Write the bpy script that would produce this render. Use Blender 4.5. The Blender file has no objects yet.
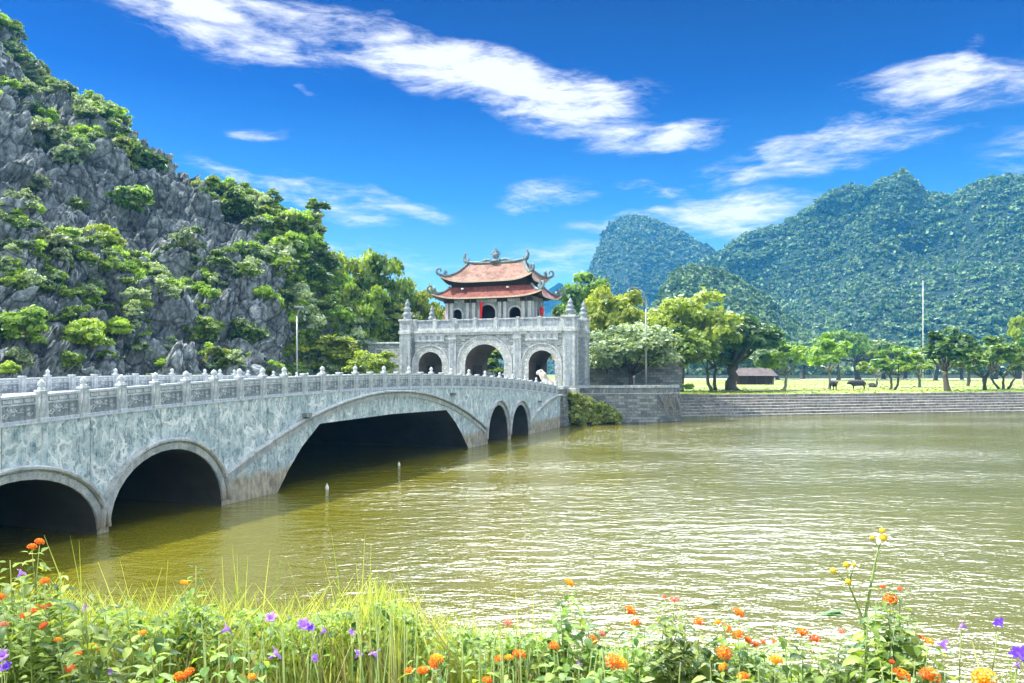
import bpy, math, random
import numpy as np
from mathutils import Vector, Matrix
R = math.radians
HAZE = .00021
rng = np.random.default_rng(7)
random.seed(11)
F = 760.0; HY = 372.0; EYE = 6.0            # focal length in pixels, horizon row, eye height above the lake
scene = bpy.context.scene
COL = scene.collection
# ---------------------------------------------------------------- camera
cam = bpy.data.cameras.new("camera"); camo = bpy.data.objects.new("camera", cam); COL.objects.link(camo)
camo.location = (0, 0, EYE); camo.rotation_euler = (R(90), 0, 0)
cam.sensor_width = 36; cam.lens = 36 * F / 1024; cam.shift_y = (HY - 341.5) / 1024
cam.clip_start = 0.05; cam.clip_end = 9000
scene.camera = camo
# ---------------------------------------------------------------- light
SUN_EL = R(54); SUN_AZ = R(-87)             # azimuth from +Y towards +X
scene.view_settings.view_transform = 'Standard'; scene.view_settings.look = 'None'
scene.view_settings.exposure = 1.1; scene.view_settings.gamma = 1
scene.cycles.max_bounces = 6; scene.cycles.diffuse_bounces = 3; scene.cycles.glossy_bounces = 3
scene.cycles.transmission_bounces = 3; scene.cycles.transparent_max_bounces = 6; scene.cycles.volume_bounces = 0
scene.cycles.sample_clamp_indirect = 4
scene.cycles.use_denoising = True
sl = bpy.data.lights.new("sun", 'SUN'); sl.energy = 4.8; sl.angle = R(0.5); sl.color = (1, .95, .86)
so = bpy.data.objects.new("sun", sl); COL.objects.link(so)
sd = Vector((math.sin(SUN_AZ) * math.cos(SUN_EL), math.cos(SUN_AZ) * math.cos(SUN_EL), math.sin(SUN_EL)))
so.rotation_euler = sd.to_track_quat('Z', 'Y').to_euler()
so.location = (-160, 60, 160)

class NT:
    """small helper round a node tree"""
    def __init__(s, tree): s.t = tree; s.n = tree.nodes; s.l = tree.links
    def new(s, typ, **kw):
        n = s.n.new(typ)
        for k, v in kw.items(): setattr(n, k, v)
        return n
    def put(s, sock, v):
        if isinstance(v, bpy.types.NodeSocket): s.l.new(v, sock)
        elif isinstance(v, tuple) and len(v) == 3 and sock.type == 'RGBA': sock.default_value = (*v, 1)
        else: sock.default_value = v
    def math(s, op, a, b=0.0, c=0.0, clamp=False):
        n = s.new('ShaderNodeMath', operation=op, use_clamp=clamp)
        for i, v in enumerate((a, b, c)): s.put(n.inputs[i], v)
        return n.outputs[0]
    def vm(s, op, a, b=(0, 0, 0)):
        n = s.new('ShaderNodeVectorMath', operation=op); s.put(n.inputs[0], a); s.put(n.inputs[1], b)
        return n.outputs['Value'] if op in ('DOT_PRODUCT', 'LENGTH') else n.outputs[0]
    def mix(s, f, a, b, typ='MIX'):
        n = s.new('ShaderNodeMix', data_type='RGBA', blend_type=typ)
        s.put(n.inputs['Factor'], f); s.put(n.inputs[6], a); s.put(n.inputs[7], b); return n.outputs[2]
    def ramp(s, f, stops, interp='LINEAR'):
        n = s.new('ShaderNodeValToRGB'); r = n.color_ramp; r.interpolation = interp
        while len(r.elements) > 1: r.elements.remove(r.elements[0])
        r.elements[0].position = stops[0][0]; r.elements[0].color = (*stops[0][1], 1) if isinstance(stops[0][1], tuple) else (stops[0][1],) * 3 + (1,)
        for p, c in stops[1:]:
            e = r.elements.new(p); e.color = (*c, 1) if isinstance(c, tuple) else (c, c, c, 1)
        s.put(n.inputs[0], f); return n.outputs[0]
    def noise(s, vec, scale, detail=4, rough=.55, dist=0, out='Fac'):
        n = s.new('ShaderNodeTexNoise'); s.put(n.inputs['Scale'], scale); n.inputs['Detail'].default_value = detail
        n.inputs['Roughness'].default_value = rough; n.inputs['Distortion'].default_value = dist
        if vec is not None: s.l.new(vec, n.inputs['Vector'])
        return n.outputs[out]
    def voro(s, vec, scale, feature='F1', out='Distance', rnd=1):
        n = s.new('ShaderNodeTexVoronoi', feature=feature); n.inputs['Scale'].default_value = scale
        n.inputs['Randomness'].default_value = rnd
        if vec is not None: s.l.new(vec, n.inputs['Vector'])
        return n.outputs[out]
    def mapping(s, vec, sc=(1, 1, 1), rot=(0, 0, 0), loc=(0, 0, 0)):
        n = s.new('ShaderNodeMapping'); s.l.new(vec, n.inputs[0])
        n.inputs['Scale'].default_value = sc; n.inputs['Rotation'].default_value = rot; n.inputs['Location'].default_value = loc
        return n.outputs[0]
    def sep(s, vec):
        n = s.new('ShaderNodeSeparateXYZ'); s.l.new(vec, n.inputs[0]); return n.outputs
    def comb(s, x, y, z):
        n = s.new('ShaderNodeCombineXYZ')
        for i, v in enumerate((x, y, z)): s.put(n.inputs[i], v)
        return n.outputs[0]
    def bump(s, h, strength=.5, dist=.1, normal=None):
        n = s.new('ShaderNodeBump'); n.inputs['Strength'].default_value = strength; n.inputs['Distance'].default_value = dist
        s.l.new(h, n.inputs['Height'])
        if normal is not None: s.l.new(normal, n.inputs['Normal'])
        return n.outputs[0]

# ---------------------------------------------------------------- sky
world = bpy.data.worlds.new("World"); scene.world = world; world.use_nodes = True
w = NT(world.node_tree); w.n.clear()
sky = w.new('ShaderNodeTexSky', sky_type='NISHITA'); sky.sun_disc = False
sky.sun_elevation = SUN_EL; sky.sun_rotation = SUN_AZ; sky.dust_density = .6; sky.ozone_density = 2.5; sky.air_density = 1.0
tc = w.new('ShaderNodeTexCoord').outputs['Generated']
dx, dy, dz = w.sep(w.vm('NORMALIZE', tc))
az = w.math('ARCTAN2', dx, dy); el = w.math('ARCSINE', dz)
AE = w.comb(az, el, 0.0)
# clear sky: deeper blue with height (polarised, dry air)
tint = w.ramp(w.math('MULTIPLY', el, 2.0, clamp=True), [(0, (.75, .95, .95)), (.2, (.60, .86, .98)), (.44, (.14, .47, .84)), (.69, (.008, .15, .60)), (.91, (.0, .052, .40)), (1, (.0, .04, .34))])
base = w.mix(1.0, sky.outputs[0], tint, 'MULTIPLY')
def pa(px, py):
    x = (px - 512) / F; y = (HY - py) / F
    return math.atan(x), math.atan(y / math.sqrt(1 + x * x))
# cirrus streaks: centre, half length, half width (pixels of arc), slope in degrees, weight
CL = [(330, 28, 310, 34, -9, .8), (520, 92, 190, 42, -17, 1.15), (170, 10, 170, 26, -12, 1.0), (690, 130, 46, 17, 6, 1.0), (610, 96, 80, 20, 10, .55),
      (545, 195, 62, 20, 6, .95), (375, 203, 95, 15, -12, .95), (350, 222, 60, 14, -10, .6), (735, 214, 98, 24, 2, 1.25), (650, 190, 50, 10, -8, .8), (820, 152, 150, 26, 6, .95),
      (960, 84, 110, 24, -3, 1.1), (965, 52, 16, 12, 50, .5), (300, 90, 16, 6, -25, .6), (265, 132, 38, 8, 0, .6),
      (265, 186, 90, 14, -14, .8), (350, 262, 130, 24, -6, .62), (555, 262, 110, 24, 5, .7), (610, 222, 60, 12, 8, .6), (1130, 130, 120, 40, 4, .8)]
nw = w.noise(AE, 7, 3, .5, 0, 'Color')
AW = w.vm('ADD', AE, w.vm('SCALE', w.vm('SUBTRACT', nw, (.5, .5, .5)), (0, 0, 0)))
AW.node.inputs[1].links[0].from_node.inputs['Scale'].default_value = .06
dens = None
for (cx, cy, ra, rb, ang, wt) in CL:
    a0, e0 = pa(cx, cy); k = R(ang); ra /= F; rb /= F
    d = w.vm('SUBTRACT', AW, (a0, e0, 0))
    u = w.vm('DOT_PRODUCT', d, (math.cos(k) / ra, math.sin(k) / ra, 0)); v = w.vm('DOT_PRODUCT', d, (-math.sin(k) / rb, math.cos(k) / rb, 0))
    q = w.math('SUBTRACT', 1.0, w.math('ADD', w.math('MULTIPLY', u, u), w.math('MULTIPLY', v, v)), clamp=True)
    q = w.math('MULTIPLY', q, wt)
    dens = q if dens is None else w.math('ADD', dens, q)
st = w.mapping(AE, (3.2, 15, 1), (0, 0, R(14)))
n1 = w.noise(st, 2.2, 7, .62, .8)
n2 = w.noise(w.mapping(AE, (6, 22, 1), (0, 0, R(-9))), 3.1, 6, .65, .3)
nn = w.math('ADD', w.math('MULTIPLY', n1, .7), w.math('MULTIPLY', n2, .45))
mask = w.math('ADD', w.math('MULTIPLY', dens, .85), w.math('MULTIPLY', w.math('SUBTRACT', nn, .63), 3.4))
mask = w.math('MULTIPLY', mask, w.ramp(dens, [(0, 0), (.35, .75), (.7, 1)]))
fine = w.noise(w.mapping(AW, (9, 46, 1), (0, 0, R(16))), 2.6, 8, .72, .8)
mask = w.ramp(w.math('ADD', mask, w.math('MULTIPLY', w.math('SUBTRACT', fine, .5), .9)), [(.0, 0), (.30, .16), (.62, .52), (.95, .92), (1, 1)], 'LINEAR')
mask = w.math('MULTIPLY', mask, w.ramp(dens, [(0, 0), (.12, .25), (.4, 1)]))
# added unseen cloud banks: front one whitens the water, rear one lifts the shade
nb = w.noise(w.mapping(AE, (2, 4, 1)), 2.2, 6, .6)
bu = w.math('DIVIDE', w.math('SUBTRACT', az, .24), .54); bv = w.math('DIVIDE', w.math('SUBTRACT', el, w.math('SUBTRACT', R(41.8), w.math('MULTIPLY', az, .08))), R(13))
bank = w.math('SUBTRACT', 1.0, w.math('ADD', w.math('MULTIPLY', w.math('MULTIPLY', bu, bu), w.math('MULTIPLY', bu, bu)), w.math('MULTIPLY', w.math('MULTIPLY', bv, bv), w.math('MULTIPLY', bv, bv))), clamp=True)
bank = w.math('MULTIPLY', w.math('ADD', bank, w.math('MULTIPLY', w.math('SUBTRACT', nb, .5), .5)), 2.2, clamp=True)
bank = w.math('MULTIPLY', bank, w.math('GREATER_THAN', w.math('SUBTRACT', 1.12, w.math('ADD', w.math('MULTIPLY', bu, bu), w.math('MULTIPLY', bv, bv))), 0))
back = w.math('MULTIPLY', w.math('MULTIPLY', dy, -3.0, clamp=True), w.ramp(w.noise(w.vm('NORMALIZE', tc), 2.4, 5, .55), [(.36, 0), (.56, 1)]))
back = w.math('MULTIPLY', back, w.math('MULTIPLY', dz, 8.0, clamp=True))
c1 = w.mix(w.math('MULTIPLY', mask, .95), base, (5.9, 5.75, 5.9))
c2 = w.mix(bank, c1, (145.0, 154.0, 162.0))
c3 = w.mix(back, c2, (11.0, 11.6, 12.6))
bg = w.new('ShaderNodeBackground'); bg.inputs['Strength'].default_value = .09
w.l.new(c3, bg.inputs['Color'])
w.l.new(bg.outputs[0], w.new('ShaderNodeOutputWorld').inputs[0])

# ---------------------------------------------------------------- object helpers
def tag(o, label=None, cat=None, group=None, kind=None):
    if label: o['label'] = label
    if cat: o['category'] = cat
    if group: o['group'] = group
    if kind: o['kind'] = kind
    return o
def empty(name, label, cat, loc=(0, 0, 0), rz=0.0, group=None):
    o = bpy.data.objects.new(name, None); COL.objects.link(o); o.location = loc; o.rotation_euler = (0, 0, rz)
    return tag(o, label, cat, group)
def link(name, me, parent=None, loc=None):
    o = bpy.data.objects.new(name, me); COL.objects.link(o)
    if parent is not None: o.parent = parent
    if loc is not None: o.location = loc
    return o
def copy_tree(o, parent=None):
    c = o.copy(); COL.objects.link(c); c.parent = parent
    for ch in o.children: copy_tree(ch, c)
    return c
class MB:
    """collects simple shapes into ONE mesh"""
    def __init__(s): s.v = []; s.f = []; s.m = []; s.sm = []; s.mats = []; s.ci = 0
    def mat(s, m):
        if m not in s.mats: s.mats.append(m)
        s.ci = s.mats.index(m); return s
    def add(s, vs, fs, smooth=False):
        b = len(s.v); s.v.extend(tuple(p) for p in vs)
        for f in fs: s.f.append(tuple(i + b for i in f)); s.m.append(s.ci); s.sm.append(smooth)
        return s
    def box(s, x0, x1, y0, y1, z0, z1, M=None, ch=0):
        if ch > 0:                                    # chamfered vertical and horizontal top edges
            c = ch; pts = []
            for z, e in ((z0, 0), (z1 - c, 0), (z1, c)):
                pts += [(x0 + e, y0 + e, z), (x1 - e, y0 + e, z), (x1 - e, y1 - e, z), (x0 + e, y1 - e, z)]
            fs = [(3, 2, 1, 0), (8, 9, 10, 11)]
            for r in (0, 4):
                for i in range(4): fs.append((r + i, r + (i + 1) % 4, r + 4 + (i + 1) % 4, r + 4 + i))
        else:
            pts = [(x0, y0, z0), (x1, y0, z0), (x1, y1, z0), (x0, y1, z0), (x0, y0, z1), (x1, y0, z1), (x1, y1, z1), (x0, y1, z1)]
            fs = [(3, 2, 1, 0), (4, 5, 6, 7), (0, 1, 5, 4), (1, 2, 6, 5), (2, 3, 7, 6), (3, 0, 4, 7)]
        if M is not None: pts = [M @ Vector(p) for p in pts]
        return s.add(pts, fs)
    def tube(s, pts, rad, n=8, cap=True, flat=1.0):
        pts = [Vector(p) for p in pts]; vs = []; k = len(pts)
        rad = [rad] * k if not hasattr(rad, '__len__') else rad
        up = Vector((0, 0, 1)); prev = None
        for i, p in enumerate(pts):
            d = (pts[min(i + 1, k - 1)] - pts[max(i - 1, 0)])
            d = d.normalized() if d.length > 1e-9 else up
            if prev is None: a = d.cross(Vector((1, 0, 0)) if abs(d.x) < .9 else Vector((0, 1, 0))).normalized()
            else:
                a = prev - d * prev.dot(d)
                a = a.normalized() if a.length > 1e-6 else d.orthogonal().normalized()
            prev = a; b = d.cross(a)
            for j in range(n):
                t = 2 * math.pi * j / n; vs.append(p + (a * math.cos(t) + b * math.sin(t) * flat) * rad[i])
        fs = [(i * n + j, i * n + (j + 1) % n, (i + 1) * n + (j + 1) % n, (i + 1) * n + j) for i in range(k - 1) for j in range(n)]
        if cap: fs += [tuple(range(n - 1, -1, -1)), tuple((k - 1) * n + j for j in range(n))]
        return s.add(vs, fs, True)
    def lathe(s, prof, c=(0, 0, 0), n=12, M=None, sq=False):
        vs = []
        for r, z in prof:
            for j in range(n):
                t = 2 * math.pi * (j + .5) / n; rr = r / math.cos(math.pi / 4) if sq else r
                p = Vector((c[0] + rr * math.cos(t), c[1] + rr * math.sin(t), c[2] + z)); vs.append(M @ p if M is not None else p)
        k = len(prof)
        fs = [(i * n + j, i * n + (j + 1) % n, (i + 1) * n + (j + 1) % n, (i + 1) * n + j) for i in range(k - 1) for j in range(n)]
        fs += [tuple(range(n - 1, -1, -1)), tuple((k - 1) * n + j for j in range(n))]
        return s.add(vs, fs, not sq)
    def build(s, name, mat=None, parent=None, loc=None):
        me = bpy.data.meshes.new(name); me.from_pydata([tuple(p) for p in s.v], [], s.f)
        for m in (s.mats or [mat]): me.materials.append(m)
        me.polygons.foreach_set('material_index', s.m); me.polygons.foreach_set('use_smooth', s.sm); me.update()
        return link(name, me, parent, loc)
def np_mesh(name, V, Fc, mat, smooth=False, attr=None):
    """fast mesh from arrays; Fc is (n,k)"""
    me = bpy.data.meshes.new(name); k = Fc.shape[1]; n = Fc.shape[0]
    me.vertices.add(len(V)); me.vertices.foreach_set('co', np.ascontiguousarray(V, np.float32).ravel())
    me.loops.add(n * k); me.loops.foreach_set('vertex_index', np.ascontiguousarray(Fc, np.int32).ravel())
    me.polygons.add(n); me.polygons.foreach_set('loop_start', np.arange(0, n * k, k, dtype=np.int32))
    me.polygons.foreach_set('loop_total', np.full(n, k, np.int32))
    me.polygons.foreach_set('use_smooth', np.full(n, smooth))
    for m in (mat if isinstance(mat, (list, tuple)) else [mat]): me.materials.append(m)
    if attr is not None:
        a = me.attributes.new('tone', 'FLOAT', 'POINT'); a.data.foreach_set('value', np.ascontiguousarray(attr, np.float32))
    me.update(); me.validate(); return me
def grid_faces(nu, nv):
    i = np.arange(nu - 1)[:, None] * nv + np.arange(nv - 1)[None, :]
    return np.stack([i, i + nv, i + nv + 1, i + 1], -1).reshape(-1, 4)
def hash3(c):
    c = c.astype(np.int64); h = (c[..., 0] * 73856093) ^ (c[..., 1] * 19349663) ^ (c[..., 2] * 83492791)
    out = []
    for k in range(7):
        x = (h * 2654435761 + k * 974634777) & 0xffffffff; x = ((x ^ (x >> 15)) * 2246822519) & 0xffffffff; x ^= x >> 13; x = (x * 3266489917) & 0xffffffff; x ^= x >> 16
        out.append(x / 4294967295.0)
    return np.stack(out, -1)
def facet(P, scale):
    """blocky rock relief: random tilted planes in Voronoi cells, and the distance to the cell border"""
    Q = P / scale; B = np.floor(Q); best = np.full(len(Q), 9.); sec = np.full(len(Q), 9.); h = np.zeros(len(Q))
    for i in (-1, 0, 1):
        for j in (-1, 0, 1):
            for k in (-1, 0, 1):
                c = B + np.array([i, j, k]); r = hash3(c); d = Q - (c + r[:, :3]); dd = np.sqrt((d ** 2).sum(1))
                hh = (r[:, 3] - .5) * .9 + ((r[:, 4:7] - .5) * 1.5 * d).sum(1)
                m = dd < best; sec = np.where(m, best, np.minimum(sec, dd)); h = np.where(m, hh, h); best = np.where(m, dd, best)
    return h, sec - best
def vnoise(P, scale):
    Q = P / scale; B = np.floor(Q); f = Q - B; f = f * f * (3 - 2 * f); r = 0
    for i in (0, 1):
        for j in (0, 1):
            for k in (0, 1):
                wgt = np.abs(1 - i - f[:, 0]) * np.abs(1 - j - f[:, 1]) * np.abs(1 - k - f[:, 2])
                r = r + wgt * hash3(B + np.array([i, j, k]))[:, 0]
    return r * 2 - 1
def at(px, py, Y): return Vector(((px - 512) / F * Y, Y, EYE - (py - HY) / F * Y))
def orient(M): return M

# ---------------------------------------------------------------- materials
def new_mat(name):
    m = bpy.data.materials.new(name); m.use_nodes = True; t = NT(m.node_tree); t.n.clear()
    out = t.new('ShaderNodeOutputMaterial'); p = t.new('ShaderNodeBsdfPrincipled'); t.l.new(p.outputs[0], out.inputs[0])
    return m, t, p, out
def coords(t, kind='Object'): return t.new('ShaderNodeTexCoord').outputs[kind]
def geo(t): return t.new('ShaderNodeNewGeometry').outputs['Position']
def plain(name, col, rough=.7, var=.25, scale=3, bump=.3, bd=.02, metal=0):
    m, t, p, _ = new_mat(name); c = coords(t)
    n = t.noise(c, scale, 6, .6)
    t.put(p.inputs['Base Color'], t.mix(t.ramp(n, [(.25, 0), (.75, 1)]), tuple(x * (1 - var) for x in col), tuple(min(1, x * (1 + var)) for x in col)))
    p.inputs['Roughness'].default_value = rough; p.inputs['Metallic'].default_value = metal
    if bump: t.put(p.inputs['Normal'], t.bump(t.noise(c, scale * 5, 6, .65), bump, bd))
    return m
def stone(name, a, b, scale=1.2, stain=None, pit=.6):
    """weathered carved stone: two tones, lichen specks, dark grime"""
    m, t, p, _ = new_mat(name); c = coords(t)
    n = t.ramp(t.noise(c, scale, 8, .62, .4), [(.32, 0), (.62, 1)])
    col = t.mix(n, a, b)
    sp = t.ramp(t.noise(c, scale * 9, 4, .7), [(.5, 0), (.68, 1)])
    col = t.mix(t.math('MULTIPLY', sp, .7), col, tuple(x * .42 for x in a))
    dk = t.ramp(t.noise(t.mapping(c, (1, 1, .10)), scale * 2.2, 6, .65), [(.50, 0), (.64, 1)]); col = t.mix(t.math('MULTIPLY', dk, .5), col, tuple(x * .45 for x in a))
    wt = t.ramp(t.noise(t.mapping(c, (1, 1, .25)), scale * 4, 5, .6), [(.55, 0), (.75, 1)])
    col = t.mix(t.math('MULTIPLY', wt, .45), col, (.72, .74, .70))
    if stain is not None:
        z = t.sep(geo(t))[2]
        f = t.math('SUBTRACT', 1.0, t.math('MULTIPLY', t.math('SUBTRACT', z, t.math('MULTIPLY', t.noise(c, .8, 4), stain)), 1.4), clamp=True)
        col = t.mix(t.math('MULTIPLY', f, .85), col, t.mix(t.noise(c, 2.5, 5), (.10, .075, .04), (.42, .36, .24)))
    t.put(p.inputs['Base Color'], col); p.inputs['Roughness'].default_value = .85
    t.put(p.inputs['Normal'], t.bump(t.noise(c, scale * 14, 6, .7), pit, .02))
    return m
def brickstone(name, a, b, mortar, bw=.5, bh=.22, axis='XZ'):
    m, t, p, _ = new_mat(name); c = coords(t); x, y, z = t.sep(c)
    u = t.math('ADD', x, y)
    v = t.comb(u, z, 0.0)
    br = t.new('ShaderNodeTexBrick'); t.l.new(v, br.inputs[0]); br.inputs['Scale'].default_value = 1
    br.inputs['Brick Width'].default_value = bw; br.inputs['Row Height'].default_value = bh; br.inputs['Mortar Size'].default_value = .018
    br.inputs['Mortar Smooth'].default_value = .4; br.inputs['Bias'].default_value = 0
    t.put(br.inputs['Color1'], a); t.put(br.inputs['Color2'], b); t.put(br.inputs['Mortar'], mortar)
    n = t.noise(c, 5, 7, .7)
    col = t.mix(.75, br.outputs[0], t.ramp(n, [(.3, .25), (.5, .5), (.72, .85)]), 'OVERLAY')
    t.put(p.inputs['Base Color'], col); p.inputs['Roughness'].default_value = .9
    h = t.math('ADD', t.math('MULTIPLY', br.outputs['Fac'], -1.0), t.math('MULTIPLY', n, .9))
    t.put(p.inputs['Normal'], t.bump(h, .8, .05)); return m
def leafmat(name, dark, light, trans=.35, hue=.0):
    """leaves: colour differs from leaf clump to leaf clump and from plant to plant"""
    m, t, p, out = new_mat(name)
    a = t.new('ShaderNodeAttribute', attribute_name='tone').outputs['Fac']
    oi = t.new('ShaderNodeObjectInfo').outputs['Random']
    col = t.mix(a, dark, light)
    hs = t.new('ShaderNodeHueSaturation'); t.put(hs.inputs['Color'], col)
    t.put(hs.inputs['Value'], t.math('ADD', t.math('MULTIPLY', oi, .4), .8)); t.put(hs.inputs['Hue'], t.math('ADD', t.math('MULTIPLY', oi, .03), .485))
    p.inputs['Roughness'].default_value = .5; p.inputs['Specular IOR Level'].default_value = .45
    t.put(p.inputs['Base Color'], hs.outputs[0])
    tr = t.new('ShaderNodeBsdfTranslucent')
    t.put(tr.inputs[0], t.mix(1.0, hs.outputs[0], (1.5, 1.35, .5), 'MULTIPLY'))
    mx = t.new('ShaderNodeMixShader'); mx.inputs[0].default_value = trans
    t.l.new(p.outputs[0], mx.inputs[1]); t.l.new(tr.outputs[0], mx.inputs[2]); t.l.new(mx.outputs[0], out.inputs[0])
    return m
M = {}
M['leaf_green'] = leafmat('leaf_green', (.045, .11, .022), (.27, .40, .07))
M['leaf_yellow'] = leafmat('leaf_yellow', (.13, .23, .025), (.40, .54, .09), .42)
M['leaf_dark'] = leafmat('leaf_dark', (.020, .065, .016), (.13, .24, .045), .3)
M['leaf_pale'] = leafmat('leaf_pale', (.08, .15, .08), (.42, .52, .30), .3)
M['leaf_herb'] = leafmat('leaf_herb', (.026, .10, .012), (.40, .55, .12), .42)
M['leaf_grass'] = leafmat('leaf_grass', (.14, .24, .02), (.60, .62, .24), .45)
M['leaf_far'] = leafmat('leaf_far', (.014, .06, .032), (.21, .32, .11), .1)
M['bark'] = plain('bark', (.09, .075, .06), .9, .4, 6, .6, .03)
M['bark_pale'] = plain('bark_pale', (.24, .22, .19), .9, .4, 6, .5, .03)
M['twig'] = plain('twig', (.22, .30, .08), .7, .3, 30, 0)
M['stone_light'] = stone('stone_light', (.27, .32, .33), (.60, .64, .63), 2.0)
M['stone_rail'] = stone('stone_rail', (.36, .43, .47), (.64, .68, .70), 3.0)
M['stone_trim'] = stone('stone_trim', (.28, .33, .34), (.56, .58, .56), 1.6, stain=.5)
M['stone_blue'] = stone('stone_blue', (.19, .24, .28), (.37, .42, .45), 2.0)
M['stone_dark'] = stone('stone_dark', (.10, .12, .12), (.26, .28, .27), 1.0)
M['stone_pave'] = stone('stone_pave', (.34, .33, .30), (.48, .46, .42), .6)
M['stone_warm'] = stone('stone_warm', (.46, .42, .35), (.66, .62, .54), 1.5)
M['wall_brick'] = brickstone('wall_brick', (.15, .19, .19), (.42, .46, .45), (.58, .60, .57))
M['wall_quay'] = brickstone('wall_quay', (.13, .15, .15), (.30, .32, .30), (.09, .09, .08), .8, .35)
M['wood'] = plain('wood', (.075, .032, .018), .6, .35, 4, .3)
M['wood_dark'] = plain('wood_dark', (.035, .022, .018), .7, .3, 4, .3)
M['cream'] = plain('cream', (.52, .42, .30), .8, .2, 3, .2)
M['red_cloth'] = plain('red_cloth', (.62, .015, .015), .7, .15, 3, 0)
M['white_paint'] = plain('white_paint', (.78, .78, .76), .5, .08, 3, 0)
M['grey_metal'] = plain('grey_metal', (.34, .36, .37), .45, .12, 5, 0, metal=.4)
M['black'] = plain('black', (.015, .014, .016), .6, .3, 5, .2)
M['hide'] = plain('hide', (.035, .032, .032), .75, .3, 4, .3)
M['ornament'] = stone('ornament', (.09, .14, .15), (.22, .30, .31), 3.0)
# facade marble: slate blue slabs with white branching veins, vertical joints
m, t, p, _ = new_mat('marble_facade'); c = coords(t); x, y, z = t.sep(c)
slab = t.math('FLOOR', t.math('MULTIPLY', x, 1 / 1.65)); off = t.math('MULTIPLY', slab, 7.31)
cc = t.comb(t.math('ADD', x, off), t.math('ADD', y, off), z)
wp = t.vm('ADD', cc, t.vm('SCALE', t.vm('SUBTRACT', t.noise(cc, 1.3, 4, .6, 0, 'Color'), (.5, .5, .5))))
wp.node.inputs[1].links[0].from_node.inputs['Scale'].default_value = 1.1
v1 = t.voro(t.mapping(wp, (1.5, 1, .62), (0, R(28), 0)), 1.35, 'DISTANCE_TO_EDGE')
v2 = t.voro(t.mapping(wp, (1.9, 1, .55), (0, R(-34), 0)), 2.8, 'DISTANCE_TO_EDGE')
vein = t.math('MAXIMUM', t.ramp(v1, [(0, 1), (.035, .75), (.10, 0)]), t.math('MULTIPLY', t.ramp(v2, [(0, 1), (.05, .5), (.12, 0)]), .65))
vein = t.math('MULTIPLY', vein, t.ramp(t.noise(cc, 1.1, 4), [(.36, .1), (.6, 1)]))
cl = t.ramp(t.noise(t.mapping(wp, (1, 1, .5)), 3.8, 8, .72), [(.38, 0), (.58, 1)])
col = t.mix(cl, (.055, .14, .18), (.42, .54, .56))
sc = t.ramp(t.noise(t.mapping(cc, (3, 1, .3)), 7, 6, .7), [(.46, 0), (.66, 1)])
col = t.mix(t.math('MULTIPLY', sc, .6), col, (.66, .71, .69))
col = t.mix(t.math('MULTIPLY', vein, .95), col, (.86, .89, .86))
drip = t.math('MULTIPLY', t.ramp(t.noise(t.mapping(c, (1, 1, .06)), 4.5, 4, .6), [(.56, 0), (.66, 1)]), t.math('MULTIPLY', t.math('SUBTRACT', z, 2.6), .8, clamp=True))
col = t.mix(t.math('MULTIPLY', drip, .4), col, (.06, .075, .07))
fx = t.math('FRACT', t.math('MULTIPLY', x, 1 / 3.3)); jn = t.math('LESS_THAN', fx, .010)
col = t.mix(t.math('MULTIPLY', jn, .8), col, (.05, .06, .06))
f = t.math('SUBTRACT', 1.0, t.math('MULTIPLY', t.math('SUBTRACT', z, t.math('ADD', .35, t.math('MULTIPLY', t.noise(c, .9, 5), 1.2))), 2.2), clamp=True)
col = t.mix(t.math('MULTIPLY', f, .9), col, t.mix(t.ramp(t.noise(t.mapping(c, (1, 1, .4)), 3, 6, .7), [(.35, 0), (.65, 1)]), (.10, .075, .04), (.60, .52, .35)))
t.put(p.inputs['Base Color'], col); p.inputs['Roughness'].default_value = .5
t.put(p.inputs['Normal'], t.bump(t.noise(c, 20, 5, .7), .35, .02)); M['marble'] = m
# limestone of the hill
m, t, p, _ = new_mat('limestone'); c = geo(t)
n = t.ramp(t.noise(c, .35, 8, .65), [(.3, 0), (.7, 1)])
col = t.mix(n, (.075, .098, .105), (.33, .375, .38))
fl = t.ramp(t.noise(t.mapping(c, (1, 1, .7)), 1.7, 9, .72, .3), [(.34, .06), (.5, .5), (.66, .98)])
col = t.mix(.85, col, fl, 'OVERLAY')
pk = t.ramp(t.voro(t.vm('ADD', c, t.noise(c, .6, 4, .6, 0, 'Color')), .42, 'DISTANCE_TO_EDGE'), [(0, 1), (.03, .6), (.08, 0)])
col = t.mix(t.math('MULTIPLY', pk, .75), col, (.018, .02, .024))
wn = t.ramp(t.noise(c, .22, 5, .6), [(.66, 0), (.76, 1)])
col = t.mix(t.math('MULTIPLY', wn, .6), col, (.46, .37, .26))
t.put(p.inputs['Base Color'], col); p.inputs['Roughness'].default_value = .9
b1 = t.bump(t.noise(c, 1.1, 8, .62, .2), .8, .6); t.put(p.inputs['Normal'], t.bump(t.noise(c, 5, 5, .7), .5, .12, b1)); M['limestone'] = m
# mountain ground under the forest
m, t, p, _ = new_mat('mountain_cover'); c = geo(t)
g = t.mix(t.ramp(t.noise(c, .03, 6, .6), [(.35, 0), (.65, 1)]), (.008, .032, .022), (.03, .065, .03))
rk = t.ramp(t.noise(t.mapping(c, (1, 1, .28)), .035, 8, .7), [(.60, 0), (.68, 1)])
rc = t.mix(t.noise(t.mapping(c, (1, 1, .3)), .2, 6, .7), (.06, .09, .10), (.20, .22, .20))
col = t.mix(rk, g, rc); t.put(p.inputs['Base Color'], col); p.inputs['Roughness'].default_value = .95
t.put(p.inputs['Normal'], t.bump(t.noise(c, .15, 8, .7), 1.0, 5)); M['mountain'] = m
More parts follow.
